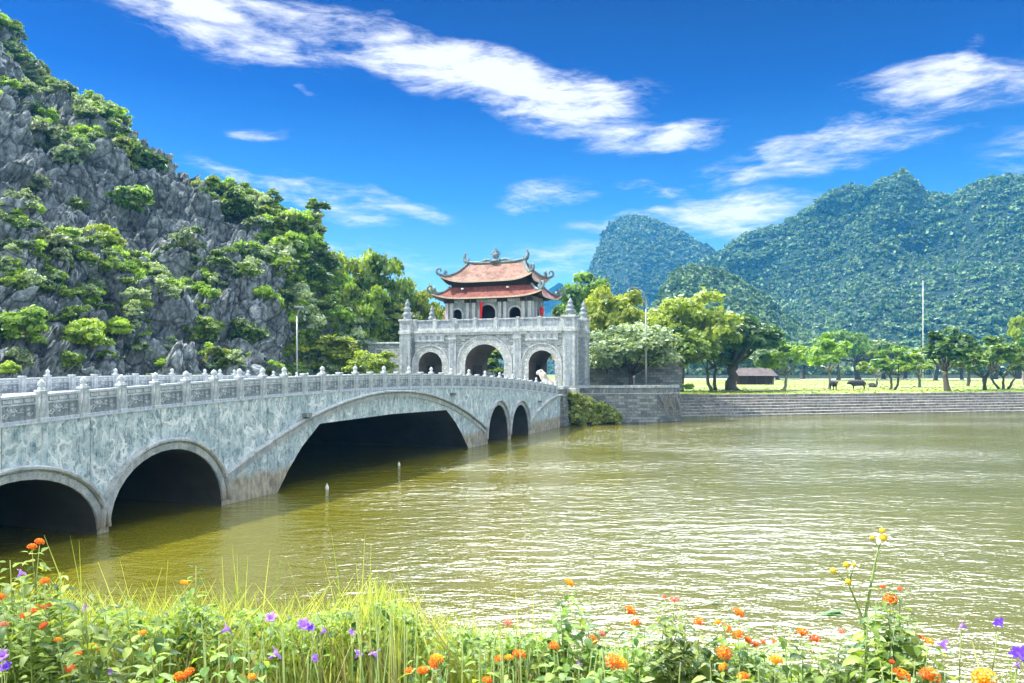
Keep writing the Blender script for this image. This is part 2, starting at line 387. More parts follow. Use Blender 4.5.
# lawn
m, t, p, _ = new_mat('lawn_grass'); c = geo(t)
a1 = t.ramp(t.noise(c, .05, 6, .6), [(.35, 0), (.65, 1)]); a2 = t.noise(t.mapping(c, (1, .35, 1)), .9, 7, .75)
col = t.mix(a1, (.12, .20, .018), (.24, .32, .045)); col = t.mix(.55, col, t.ramp(a2, [(.25, .25), (.75, .8)]), 'OVERLAY')
dry = t.ramp(t.noise(t.mapping(c, (.3, 1, 1)), .12, 5), [(.58, 0), (.72, 1)]); col = t.mix(t.math('MULTIPLY', dry, .6), col, (.36, .33, .14))
t.put(p.inputs['Base Color'], col); p.inputs['Roughness'].default_value = .95
t.put(p.inputs['Normal'], t.bump(a2, 1, .15)); M['lawn'] = m
m, t, p, _ = new_mat('soil'); c = geo(t)
t.put(p.inputs['Base Color'], t.mix(t.noise(c, .8, 7, .7), (.05, .055, .02), (.17, .17, .07))); p.inputs['Roughness'].default_value = 1; M['soil'] = m
# lake: silty olive water with wind ripples
m, t, p, _ = new_mat('lake_water'); c = geo(t)
big = t.noise(c, .035, 4, .6)
col = t.mix(t.ramp(big, [(.3, 0), (.7, 1)]), (.096, .092, .004), (.132, .122, .009))
t.put(p.inputs['Base Color'], col); p.inputs['Roughness'].default_value = .05; p.inputs['IOR'].default_value = 1.42
p.inputs['Specular IOR Level'].default_value = .9
r1 = t.noise(t.mapping(c, (.72, 1.30, 1), (0, 0, R(-8))), 1.15, 4, .55, .35)
r2 = t.noise(t.mapping(c, (.9, 1.6, 1), (0, 0, R(14))), 3.4, 3, .6, .3)
r3 = t.noise(t.mapping(c, (.34, .6, 1), (0, 0, R(-12))), .5, 2, .5, .2)
h = t.math('ADD', t.math('ADD', t.math('MULTIPLY', r1, .5), t.math('MULTIPLY', r2, .13)), t.math('MULTIPLY', r3, .28))
gust = t.ramp(t.noise(t.mapping(c, (.5, 1.4, 1)), .07, 3, .5), [(.3, .35), (.7, 1)])
h = t.math('MULTIPLY', h, gust)
t.put(p.inputs['Normal'], t.bump(h, 1.0, .30)); M['water'] = m
# roof tiles
def tiles(name, a, b):
    m, t, p, _ = new_mat(name); c = coords(t); x, y, z = t.sep(c)
    col = t.mix(t.ramp(t.noise(c, 2.2, 8, .7), [(.3, 0), (.7, 1)]), a, b)
    st = t.ramp(t.noise(c, .8, 6, .7), [(.48, 0), (.62, 1)]); col = t.mix(t.math('MULTIPLY', st, .6), col, tuple(v * .5 for v in a))
    wx = t.math('ABSOLUTE', t.math('SINE', t.math('MULTIPLY', x, math.pi / .22))); wy = t.math('ABSOLUTE', t.math('SINE', t.math('MULTIPLY', y, math.pi / .22)))
    rows = t.math('FRACT', t.math('MULTIPLY', z, 1 / .16))
    nx = t.math('ABSOLUTE', t.sep(t.new('ShaderNodeTexCoord').outputs['Normal'])[1])
    h = t.math('ADD', t.mix(t.math('GREATER_THAN', nx, .25), wy, wx), t.math('MULTIPLY', rows, .35))
    t.put(p.inputs['Base Color'], col); p.inputs['Roughness'].default_value = .8
    t.put(p.inputs['Normal'], t.bump(h, .8, .06)); return m
M['tile_pink'] = tiles('tile_pink', (.22, .12, .09), (.47, .30, .23))
M['tile_red'] = tiles('tile_red', (.15, .045, .035), (.36, .12, .085))
# ================================================================ setting
def sheet(name, pts, z, mat, skirt=None, kind='structure'):
    mb = MB().mat(mat); n = len(pts)
    mb.add([(x, y, z) for x, y in pts], [tuple(range(n))])
    if skirt is not None:
        for i in range(n):
            a, b = pts[i], pts[(i + 1) % n]
            mb.add([(a[0], a[1], z), (a[0], a[1], skirt), (b[0], b[1], skirt), (b[0], b[1], z)], [(0, 1, 2, 3)])
    return tag(mb.build(name), kind=kind)
wm = MB().mat(M['water']); wm.add([(-260, -60, 0), (420, -60, 0), (420, 150, 0), (-260, 150, 0)], [(0, 1, 2, 3)])
tag(wm.build('lake_water'), kind='structure')
# shore line with stone steps, right side
S0 = Vector((22.4, 101.0)); S1 = Vector((190.0, 144.0)); sdv = (S1 - S0).normalized(); snv = Vector((-sdv.y, sdv.x))
NS = 7; RUN = .95; LZ = 2.7
E0 = S0 + snv * (NS * RUN + .35); E1 = S1 + snv * (NS * RUN + .35)
sheet('lawn', [(E0.x - 3, E0.y - .6), (E0.x, E0.y), (E1.x, E1.y), (900, 300), (2400, 300), (2400, 2700), (-1500, 2700), (-1500, 215), (10, 215), (E0.x - 3, E0.y + 60)], LZ, M['lawn'], -1)
def road_mat():
    m, t, p, _ = new_mat('path_gravel'); c = geo(t)
    t.put(p.inputs['Base Color'], t.mix(t.noise(c, .3, 6, .7), (.30, .28, .17), (.50, .47, .36))); p.inputs['Roughness'].default_value = 1; return m
M['path'] = road_mat()
sheet('path', [(40, 168), (600, 232), (600, 240), (40, 174)], LZ + .02, M['path'])
sheet('road', [(60, 305), (900, 330), (900, 400), (60, 365)], LZ + .02, M['path'])
# bridge frame
P0 = Vector((-16.6, 24.7, 0)); BU = Vector((.3523, .9359, 0)); BV = Vector((.9359, -.3523, 0)); BRZ = math.atan2(BU.y, BU.x)
BW = 19.0
def bl(x, y): p = P0 + BU * x - BV * y; return (p.x, p.y)
sheet('terrace_paving', [bl(61.9, .4), (5.9, 85.6), (7.2, 90.2), (9.2, 91.2), (17.0, 91.8), (19.8, 94.4), (21.0, 101), (23, 112), (26, 216), (-1500, 216), (-1500, 60), bl(-60, 24), bl(10, 21), bl(40, 20.5), bl(61.9, 19.5)], 3.55, M['soil'], -1)
# near bank under the flowers
bk = MB().mat(M['soil'])
prof = [(-30, 4.6), (2.4, 4.45), (3.6, 4.35), (4.4, 3.6), (6.2, 1.6), (8.2, -.6)]
xs = np.linspace(-45, 60, 60); vs = []
for x in xs:
    for y, z in prof: vs.append((x, y + (.25 * math.sin(x * 1.3) if y > 3 else 0), z))
k = len(prof); bk.add(vs, [(i * k + j, i * k + j + 1, (i + 1) * k + j + 1, (i + 1) * k + j) for i in range(len(xs) - 1) for j in range(k - 1)])
tag(bk.build('near_bank'), kind='structure')

# ---- left limestone hill
SIL = [(-1400, -700), (-400, -210), (-200, -110), (0, 26), (30, 68), (60, 100), (100, 118), (165, 164), (200, 184), (235, 206), (270, 216), (300, 230), (320, 252), (335, 282), (360, 300), (400, 318), (440, 343), (480, 366), (540, 371)]
SIL = [(a_, b_ - (9 if 30 < a_ < 310 else 0)) for a_, b_ in SIL]
sx = np.array([s[0] for s in SIL], float); sy = np.array([s[1] for s in SIL], float)
def hill_pt(px, k):
    """px: bearing as picture column, k: 0 foot .. 1 crest (arrays)"""
    px = np.asarray(px, float); k = np.asarray(k, float)
    a = (px - 512) / F; te = (HY - np.interp(px, sx, sy)) / F
    Yb = np.interp(px, [-1400, -400, 0, 250, 345, 480, 540], [40, 44, 51, 73, 90, 118, 130])
    Yt = np.interp(px, [-1400, -400, 0, 200, 300, 340, 480, 540], [110, 120, 116, 110, 108, 106, 128, 140])
    kk = np.clip(k, 0, 1); Y = Yb + (Yt - Yb) * k
    zt = EYE + te * Yt; z = 3.6 + (zt - 3.6) * kk ** .92 - np.clip(k - 1, 0, 9) * 60
    return np.stack([a * Y, Y, z], -1)
NU, NV = 620, 330
pu = np.concatenate([np.linspace(-1400, -60, 40)[:-1], np.linspace(-60, 540, NU - 39)]); kv = np.concatenate([np.linspace(0, 1.04, NV - 12), np.linspace(1.06, 1.9, 12)])
PU, KV = np.meshgrid(pu, kv, indexing='ij'); V = hill_pt(PU, KV)
du = np.gradient(V, axis=0); dv = np.gradient(V, axis=1); N = np.cross(du, dv); N /= np.linalg.norm(N, axis=-1, keepdims=True) + 1e-9
N = np.where(N[..., 2:3] < 0, -N, N)
Vf = V.reshape(-1, 3); Nf = N.reshape(-1, 3)
wob = np.stack([vnoise(Vf + o, 3.0) for o in (0, 31.7, 77.1)], -1) * .8
Q = (Vf + wob) * np.array([1, 1, 1.25])
h1, e1 = facet(Q, 7.0); h2, e2 = facet(Q + 50, 2.6); h3, e3 = facet(Q * np.array([1, 1, .8]) + 90, 1.0)
h4, e4 = facet(Q + 13, .55)
D = h1 * 3.0 + h2 * 1.6 + h3 * .8 + h4 * .22 - 1.0 * np.exp(-e1 * 16) - .9 * np.exp(-e2 * 12) - .25 * np.exp(-e3 * 9)
D = D * np.clip((KV.ravel()) * 9 + .3, .3, 1) * np.interp(PU.ravel(), [0, 300, 360, 540], [1, .9, .5, .3])
V2 = (Vf + Nf * D[:, None] + np.array([0, 0, 1.]) * (D * .25)[:, None])
HV = V2.reshape(len(pu), len(kv), 3)
tag(link('limestone_hill', np_mesh('limestone_hill', V2, grid_faces(len(pu), len(kv)), M['limestone'])), kind='structure')
def hill_at(px, py):
    """the point of the hill seen at that picture column and row"""
    i = int(np.argmin(abs(pu - px))); c = HV[i]; py_ = HY - (c[:, 2] - EYE) / c[:, 1] * F
    j = int(np.argmax(py_[:NV - 12] <= py)) if (py_[:NV - 12] <= py).any() else NV - 14
    return Vector(c[j]), j
def hill_normal(px, k): i = int(np.argmin(abs(pu - px))); return N[i, k]

# ---- far karst mountains: ridge line (picture column, row), distances of foot and crest
def mountain(name, ridge, Yf, Yc, z0, seed, nu=260, nv=110, rough=1.0, xr=None):
    rx = np.array([r[0] for r in ridge], float); ry = np.array([r[1] for r in ridge], float)
    u = np.linspace(rx[0], rx[-1], nu); k = np.linspace(0, 1.5, nv); U, K = np.meshgrid(u, k, indexing='ij')
    Yf_ = np.interp(U, rx, np.full(len(rx), Yf)); Y = Yf + (Yc - Yf) * K
    te = (HY - np.interp(U, rx, ry)) / F; zt = EYE + te * Yc
    kk = np.clip(K, 0, 1); z = z0 + (zt - z0) * np.where(K <= 1, np.sin(kk * math.pi / 2) ** 1.15, 1) - np.clip(K - 1, 0, 9) * 300
    P = np.stack([(U - 512) / F * Y, Y, z], -1).reshape(-1, 3)
    sc = Yc / 800
    n = vnoise(P * np.array([1, .6, .5]) + seed, 120 * sc) * 120 * sc + vnoise(P * np.array([1, .6, .35]) + seed * 2, 48 * sc) * 26 * sc + vnoise(P + seed * 3, 15 * sc) * 6 * sc
    n *= rough * np.clip(K.ravel() * 3, 0, 1) * np.clip((1.02 - K.ravel()) * 5, .12, 1)
    P = P + np.stack([np.zeros(len(n)), -n * 1.2, n * .25], -1)
    tag(link(name, np_mesh(name, P, grid_faces(nu, nv), M['mountain'], True)), kind='structure')
    return P.reshape(nu, nv, 3), K
RIDGE_R = [(660, 300), (700, 268), (729, 243), (745, 231), (759, 226), (777, 224), (800, 213), (822, 200), (836, 199), (855, 203), (864, 195), (875, 190), (891, 181), (911, 184), (925, 193), (950, 194), (972, 178), (985, 171), (997, 168), (1024, 168), (1060, 150), (1100, 160), (1180, 200), (1300, 215), (1500, 300), (1560, 366)]
RIDGE_L = [(520, 368), (540, 340), (556, 312), (575, 286), (588, 268), (597, 252), (603, 230), (612, 219), (624, 213), (640, 212), (655, 217), (670, 222), (690, 234), (715, 245), (740, 256), (770, 272), (800, 290), (850, 330), (900, 366)]
RIDGE_M = [(640, 368), (652, 330), (660, 300), (672, 278), (690, 268), (715, 271), (740, 283), (765, 300), (790, 322), (820, 345), (860, 368)]
RIDGE_F = [(380, 368), (450, 345), (520, 320), (545, 290), (560, 280), (575, 290), (620, 330), (680, 366)]
RIDGE_R = [(x, y + (9 if 700 < x < 1500 else 0)) for x, y in RIDGE_R]; RIDGE_L = [(x, y + 4) for x, y in RIDGE_L]
MTN = [mountain('mountain', RIDGE_R, 520, 900, LZ, 11, 460, 130), mountain('mountain', RIDGE_L, 950, 1200, LZ, 47, 220, 110, .7), mountain('mountain', RIDGE_M, 430, 500, LZ, 83, 160, 80, .7),
       mountain('mountain', RIDGE_F, 1500, 1700, LZ, 23, 120, 50, .8)]

# ================================================================ bridge
def deck_z(s): return 4.92 - .0011 * (s - 25.5) ** 2
SL, SR = -11.0, 62.0
def arch_pts(c, hw, zs, rise, n=18, p=1.0):
    return [(c - hw * math.cos(math.pi * i / n), zs + rise * math.sin(math.pi * i / n) ** p) for i in range(n + 1)]
OPEN = [arch_pts(.62, 2.98, .2, 2.2), arch_pts(7.1, 2.98, .2, 2.62),
        [(13.6, -1.2), (14.0, 0), (14.9, 1.05), (16.0, 2.1), (17.6, 3.2), (25.5, 3.32), (33.4, 3.2), (35.0, 2.2), (36.2, 1.2), (37.3, .1), (37.7, -1.2)],
        arch_pts(43.7, 2.35, .4, 2.75), arch_pts(49.2, 2.35, .35, 2.6)]
prof = [(SL, -1.2)]
for o in OPEN: prof += [(o[0][0], -1.2)] + list(o) + [(o[-1][0], -1.2)]
prof += [(SR, -1.2)]
pp = []
for a, b in zip(prof[:-1], prof[1:]):           # subdivide long runs so the top follows the deck
    n = max(1, int((b[0] - a[0]) / 1.65)); pp += [(a[0] + (b[0] - a[0]) * i / n, a[1] + (b[1] - a[1]) * i / n) for i in range(n)]
pp.append(prof[-1]); prof = pp
bridge = empty('stone_bridge', 'long humped stone bridge with marble sides, carved balustrades and five arches over the lake', 'bridge', P0, BRZ)
for side, yy in ((0, 0.0), (1, BW)):
    mb = MB().mat(M['marble'])
    for (a, b) in zip(prof[:-1], prof[1:]):
        if b[0] - a[0] < 1e-6: continue
        q = [(a[0], yy, a[1]), (b[0], yy, b[1]), (b[0], yy, deck_z(b[0]) - .025), (a[0], yy, deck_z(a[0]) - .025)]
        mb.add(q, [(0, 1, 2, 3) if side == 0 else (3, 2, 1, 0)])
    mb.build('side_wall', None, bridge)
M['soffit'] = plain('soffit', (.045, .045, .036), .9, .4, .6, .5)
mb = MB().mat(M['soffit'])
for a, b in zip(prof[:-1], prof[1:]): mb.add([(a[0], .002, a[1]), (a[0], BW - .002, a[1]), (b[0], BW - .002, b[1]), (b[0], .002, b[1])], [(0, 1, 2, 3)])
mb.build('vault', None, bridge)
sv = [SL + i * (SR - SL) / 60 for i in range(61)]
mb = MB().mat(M['stone_pave'])
vs = [(s, y, deck_z(s) + dz) for s in sv for y, dz in ((.3, -.012), (BW - .3, -.012))]
mb.add(vs, [(2 * i, 2 * i + 2, 2 * i + 3, 2 * i + 1) for i in range(60)]); mb.build('deck', None, bridge)
def sweep_curb(y0, y1, z0, z1, dz=0):
    mb = MB().mat(M['stone_rail'])
    vs = [(s, y, deck_z(s) + z + dz) for s in sv for y, z in ((y0, z0), (y1, z0), (y1, z1), (y0, z1))]
    fs = [(4 * i + j, 4 * i + (j + 1) % 4, 4 * i + 4 + (j + 1) % 4, 4 * i + 4 + j) for i in range(60) for j in range(4)]
    mb.add(vs, [tuple(reversed(f)) for f in fs] + [(0, 1, 2, 3), (243, 242, 241, 240)]); return mb
# moulding: flat archivolt plus rounded roll above it, one along each arch
def moulding(pts, w1=.26, proud=.10):
    P = [Vector((x, z)) for x, z in pts]; T = []
    for i in range(len(P)):
        d = (P[min(i + 1, len(P) - 1)] - P[max(i - 1, 0)]).normalized(); T.append(Vector((-d.y, d.x)))
    mb = MB().mat(M['stone_trim'])
    def band(o0, o1, pr, roll=False):
        sec = [(o0, .02), (o0, -pr), (o1, -pr), (o1, .02)] if not roll else [(o0, .02), (o0, -pr * .6), (o0 + (o1 - o0) * .25, -pr), (o0 + (o1 - o0) * .75, -pr), (o1, -pr * .6), (o1, .02)]
        k = len(sec); vs = []
        for p, n in zip(P, T):
            for o, y in sec: q = p + n * o; vs.append((q.x, y, q.y))
        m = len(P)
        mb.add(vs, [(i * k + j, (i + 1) * k + j, (i + 1) * k + j + 1, i * k + j + 1) for i in range(m - 1) for j in range(k - 1)] + [tuple(range(k)), tuple((m - 1) * k + j for j in range(k - 1, -1, -1))])
    band(-.003, w1, proud * .8); band(w1 + .06, w1 + .22, proud * 2.4, True)
    return mb
def para(c, hw, z0, z1, a=0.0, b=1.0, n=26):
    return [(c - hw + 2 * hw * (a + (b - a) * i / n), z0 + (z1 - z0) * (1 - (2 * (a + (b - a) * i / n) - 1) ** 2) ** 1.0) for i in range(n + 1)]
for cv in (arch_pts(.62, 2.98, .2, 2.2), arch_pts(7.1, 2.98, .2, 2.62), para(25.5, 15.2, .95, 4.38), arch_pts(43.7, 2.35, .4, 2.75), arch_pts(49.2, 2.35, .35, 2.6),
           para(62, 10.3, .75, 3.1, 0, .5), para(-11, 8.7, .75, 2.3, .5, 1)):
    moulding(cv).build('arch_moulding', None, bridge)
# small spout stones on the face
for s, z in ((16.2, 3.75), (34.2, 4.35), (54.5, 3.05)):
    MB().mat(M['stone_dark']).box(s - .2, s + .2, -.35, .02, z - .1, z + .1).build('water_spout', None, bridge)
M['stone_panel'] = stone('stone_panel', (.15, .20, .23), (.34, .39, .42), 3.0)
# balustrade post and panel prototypes (origin at deck level, centre)
def post_mesh(plain_=False):
    mb = MB().mat(M['stone_rail']); mb.box(-.13, .13, -.13, .13, -.02, 1.08, ch=.02); mb.box(-.155, .155, -.155, .155, -.03, .14, ch=.02)
    mb.box(-.165, .165, -.165, .165, 1.02, 1.10, ch=.02)
    if not plain_: mb.lathe([(.10, 1.09), (.13, 1.13), (.11, 1.17), (.065, 1.19), (.11, 1.24), (.13, 1.30), (.11, 1.38), (.06, 1.43), (.012, 1.47)], n=10)
    mb.box(-.075, .075, -.145, .145, .28, .92, ch=.01)
    return mb
def panel_mesh(L, seed):
    r = random.Random(seed); h = L / 2; mb = MB().mat(M['stone_rail'])
    mb.mat(M['stone_panel']).box(-h + .01, h - .01, -.05, .05, .03, .93); mb.mat(M['stone_rail']); mb.box(-h, h, -.085, .085, .86, .96, ch=.02); mb.box(-h, h, -.08, .08, 0, .11, ch=.015)
    for x0, x1 in ((-h, -h + .09), (h - .09, h)): mb.box(x0, x1, -.078, .078, .112, .858)
    mb.box(-h + .092, h - .092, -.076, .076, .62, .68)
    w = (2 * h - .26) / 3
    for i in range(3):
        x = -h + .12 + i * (w + .01); mb.box(x + .03, x + w - .03, -.07, .07, .71, .83)
    for y in (-1, 1):
        for i in range(13):                                   # scrolling relief of clouds and lotus stems
            cx = r.uniform(-h + .2, h - .2); cz = r.uniform(.2, .54); a = r.uniform(0, 6.28); rr = r.uniform(.05, .11); sg = r.choice((-1, 1))
            pts = [(cx + (rr * (1 - .11 * q)) * math.cos(a + sg * q * .8), .052 * y, cz + .85 * (rr * (1 - .11 * q)) * math.sin(a + sg * q * .8)) for q in range(7)]
            mb.tube(pts, [.026] * 6 + [.012], 5, True)
    return mb
NP = int((SR - SL) / 1.65); SP = (1.5 - .0) ; first = 1.5 - 1.65 * 7
pxs = [first + 1.65 * i for i in range(45) if SL <= first + 1.65 * i <= SR]
pm = {}; pan = None
for side in (0, 1):
    yc = .13 if side == 0 else BW - .13; dz = 0 if side == 0 else -.12
    bal = sweep_curb(yc - .165, yc + .2, -.022, .016, dz).build('balustrade', None, bridge)
    for i, s in enumerate(pxs):
        pk_ = (i > 14 and i % 2 == 0) if side == 0 else (i % 3 != 1 and i < 24)
        if pk_ not in pm: po = post_mesh(pk_).build('post', None, bal); pm[pk_] = po
        else: po = pm[pk_].copy(); COL.objects.link(po); po.parent = bal
        po.location = (s, yc, deck_z(s) + dz)
        if i + 1 < len(pxs):
            s1 = pxs[i + 1]
            if pan is None or (side == 0 and i < 1): pa_ = panel_mesh(1.65 - .28, 5).build('panel', None, bal); pan = pa_
            else: pa_ = pan.copy(); COL.objects.link(pa_); pa_.parent = bal
            sm = (s + s1) / 2; pa_.location = (sm, yc, (deck_z(s) + deck_z(s1)) / 2 + dz + .015)
            pa_.rotation_euler = (0, -math.atan2(deck_z(s1) - deck_z(s), 1.65), 0)

# ================================================================ gatehouse
GC = Vector((-3.06, 90.1, 3.6)); GRZ = math.atan2(BV.y, BV.x)
gate = empty('gatehouse', 'two storey stone gatehouse with three arches and double upturned tile roof at the bridge end', 'gatehouse', GC, GRZ)
GZ = GC.z
def zz(z): return z - GZ
def arch_wall(mb, x0, x1, z0, z1, y0, y1, ops, mfront, mrev, back=True):
    """wall slab with real arched openings: ops = (cx, half width, sill z, spring z, rise)"""
    xs = {x0, x1}
    for cx, hw, sl_, sp, rs in ops:
        for i in range(15): xs.add(cx - hw * math.cos(math.pi * i / 14))
    xs = sorted(xs)
    def opn(x):
        for cx, hw, sl_, sp, rs in ops:
            if abs(x - cx) <= hw + 1e-6: return sl_, sp + rs * math.sqrt(max(0, 1 - ((x - cx) / hw) ** 2))
        return None
    mb.mat(mfront)
    for a, b in zip(xs[:-1], xs[1:]):
        o = opn((a + b) / 2)
        if o is None: seg = [((z0, z0), (z1, z1))]
        else:
            oa, ob = opn(a), opn(b); seg = [((oa[1], ob[1]), (z1, z1))]
            if o[0] > z0 + 1e-6: seg.append(((z0, z0), (o[0], o[0])))
        for (la, lb), (ta, tb) in seg:
            mb.add([(a, y0, la), (b, y0, lb), (b, y0, tb), (a, y0, ta)], [(0, 1, 2, 3)])
            if back: mb.add([(a, y1, la), (b, y1, lb), (b, y1, tb), (a, y1, ta)], [(3, 2, 1, 0)])
    mb.mat(mfront)
    for yy0, yy1, xx in ((y0, y1, x0), (y0, y1, x1)):
        f = (0, 1, 2, 3) if xx == x0 else (3, 2, 1, 0)
        mb.add([(xx, yy1, z0), (xx, yy0, z0), (xx, yy0, z1), (xx, yy1, z1)], [f])
    mb.add([(x0, y0, z1), (x1, y0, z1), (x1, y1, z1), (x0, y1, z1)], [(0, 1, 2, 3)])
    mb.mat(mrev)
    for cx, hw, sl_, sp, rs in ops:
        pts = [(cx - hw, sl_), (cx - hw, sp)] + [(cx - hw * math.cos(math.pi * i / 14), sp + rs * math.sin(math.pi * i / 14)) for i in range(1, 14)] + [(cx + hw, sp), (cx + hw, sl_)]
        cl_ = pts + [pts[0]] if sl_ > z0 + 1e-6 else pts
        for a, b in zip(cl_[:-1], cl_[1:]): mb.add([(a[0], y0, a[1]), (a[0], y1, a[1]), (b[0], y1, b[1]), (b[0], y0, b[1])], [(0, 1, 2, 3)])
    return mb
HW = 10.35; DEP = 6.8; ZT = zz(11.0)
GOPS = [(-7.35, 1.6, 0, zz(6.9), 1.55), (-.2, 2.5, 0, zz(6.9), 2.4), (6.95, 1.6, 0, zz(6.95), 1.55)]
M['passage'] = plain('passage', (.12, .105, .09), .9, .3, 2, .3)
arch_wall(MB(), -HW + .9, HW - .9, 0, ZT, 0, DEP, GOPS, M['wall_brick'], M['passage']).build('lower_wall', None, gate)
def ring(cx, hw, sp, rs, w, y0, y1, mat, zb=0.0):
    mb = MB().mat(mat); n = 20
    inn = [(cx - hw, zb), (cx - hw, sp)] + [(cx - hw * math.cos(math.pi * i / n), sp + rs * math.sin(math.pi * i / n)) for i in range(1, n)] + [(cx + hw, sp), (cx + hw, zb)]
    out = [(cx - hw - w, zb), (cx - hw - w, sp)] + [(cx - (hw + w) * math.cos(math.pi * i / n), sp + (rs + w) * math.sin(math.pi * i / n)) for i in range(1, n)] + [(cx + hw + w, sp), (cx + hw + w, zb)]
    vs = []
    for (a, b), (c_, d) in zip(inn, out): vs += [(a, y0, b), (c_, y0, d), (c_, y1, d), (a, y1, b)]
    k = len(inn)
    mb.add(vs, [(i * 4 + j, i * 4 + (j + 1) % 4, i * 4 + 4 + (j + 1) % 4, i * 4 + 4 + j) for i in range(k - 1) for j in range(4)]); return mb
M['voussoir'] = brickstone('voussoir', (.34, .38, .38), (.50, .53, .51), (.30, .32, .31), .45, .45)
for i, (cx, hw, sl_, sp, rs) in enumerate(GOPS):
    ring(cx, hw, sp, rs, .75 if i != 1 else .95, -.12, .01, M['voussoir']).build('arch_surround', None, gate)
    ring(cx, hw + (.75 if i != 1 else .95), sp, rs + (.75 if i != 1 else .95), .12, -.2, .01, M['stone_light']).build('arch_hood', None, gate)
    for s in (-1, 1):                                       # open timber door leaves inside the passage
        x = cx + s * (hw - .12)
        MB().mat(M['wood_dark']).box(x - .05, x + .05, 2.2, 2.2 + hw * .92, .05, sp - .1).box(x - .08, x + .08, 2.2 + hw * .92, 2.35 + hw * .92, .05, sp - .1).build('door_leaf', None, gate)
# string course, cornice, base
mb = MB().mat(M['stone_light'])
mb.box(-HW + .9, HW - .9, -.35, -.003, ZT - .28, ZT + .02).box(-HW + .9, HW - .9, -.22, -.003, ZT - .55, ZT - .283).box(-HW + .9, HW - .9, -.28, DEP + .28, ZT + .022, ZT + .14)
mb.box(HW - .9, HW - .6, .9, DEP, ZT - .28, ZT + .14); mb.build('cornice', None, gate)
for xc in (-4.35, 3.95):
    mb = MB().mat(M['stone_light']); mb.box(xc - .48, xc + .48, -.22, -.004, .5, ZT - .56); mb.box(xc - .62, xc + .62, -.3, -.004, 0, .5, ch=.03); mb.box(xc - .6, xc + .6, -.32, -.2, ZT - 1.1, ZT - .85)
    mb.mat(M['stone_blue']).box(xc - .26, xc + .26, -.245, -.218, .9, ZT - 1.4); mb.build('pilaster', None, gate)
for k_, xc in enumerate((-7.45, 6.95)):
    mb = MB().mat(M['stone_light']); z0 = zz(9.65); mb.box(xc - 2.0, xc + 2.0, -.16, -.004, z0, z0 + .95, ch=.02)
    mb.mat(M['stone_rail']).box(xc - 1.75, xc + 1.75, -.18, -.158, z0 + .12, z0 + .83)
    pl = mb.build('plaque', None, gate)
    for g in range(4):                                      # worn carved characters, four to a tablet
        gm = MB().mat(M['stone_dark']); gx = xc - 1.2 + g * .8; h = .42; zc = z0 + .475
        for q in range(3): gm.box(gx - .22, gx + .22, -.2, -.179, zc - .2 + q * .19, zc - .2 + q * .19 + .05)
        gm.box(gx - .22 + .38 * (g % 2), gx - .16 + .38 * (g % 2), -.202, -.179, zc - .2, zc + .22); gm.box(gx - .03, gx + .03, -.204, -.179, zc - .22 + .1 * (g % 3), zc + .22)
        gm.build('carved_character', None, pl)
def corner_pillar(x0, x1, y0, y1, zt, pin, wname='corner_pillar'):
    mb = MB().mat(M['stone_light']); mb.box(x0, x1, y0, y1, 0, zt, ch=.03); mb.box(x0 - .14, x1 + .14, y0 - .14, y1 + .14, 0, .55, ch=.05)
    mb.box(x0 - .1, x1 + .1, y0 - .1, y1 + .1, ZT - .35, ZT + .02, ch=.03); mb.box(x0 - .12, x1 + .12, y0 - .12, y1 + .12, zt - .12, zt + .12, ch=.04)
    mb.mat(M['stone_blue']); xm = (x0 + x1) / 2; hw = (x1 - x0) * .27
    mb.box(xm - hw, xm + hw, y0 - .022, y0 + .01, .9, ZT - .8); mb.box(xm - hw, xm + hw, y0 - .022, y0 + .01, ZT + .3, zt - .3)
    ym = (y0 + y1) / 2; mb.box(x1 - .01, x1 + .022, ym - hw, ym + hw, .9, ZT - .8)
    o = mb.build(wname, None, gate)
    pb = MB().mat(M['stone_blue']); r = min(x1 - x0, y1 - y0) * .4
    pb.lathe([(a * r, zt + .12 + b * pin) for a, b in [(.95, 0), (.95, .08), (.7, .12), (1.0, .2), (1.12, .27), (.8, .34), (.55, .40), (.82, .47), (.86, .53), (.5, .6), (.42, .68), (.6, .73), (.5, .8), (.25, .88), (.2, .95), (.05, 1.0)]], (xm, ym, 0), 12)
    pb.build('pinnacle', None, o); return o
PT = zz(12.35)
corner_pillar(-HW - 1.0, -HW + .4, -.5, .95, PT, 2.55); corner_pillar(HW - .75, HW + .65, -.5, .95, PT, 2.0)
corner_pillar(HW - .7, HW + .45, DEP - 1.2, DEP, PT, 2.2); corner_pillar(-HW - .5, -HW + .7, DEP - 1.2, DEP, PT, 2.2)
# right flank wall between the pillars
MB().mat(M['wall_brick']).box(HW - .9, HW - .45, .95, DEP - 1.2, 0, ZT).build('flank_wall', None, gate)
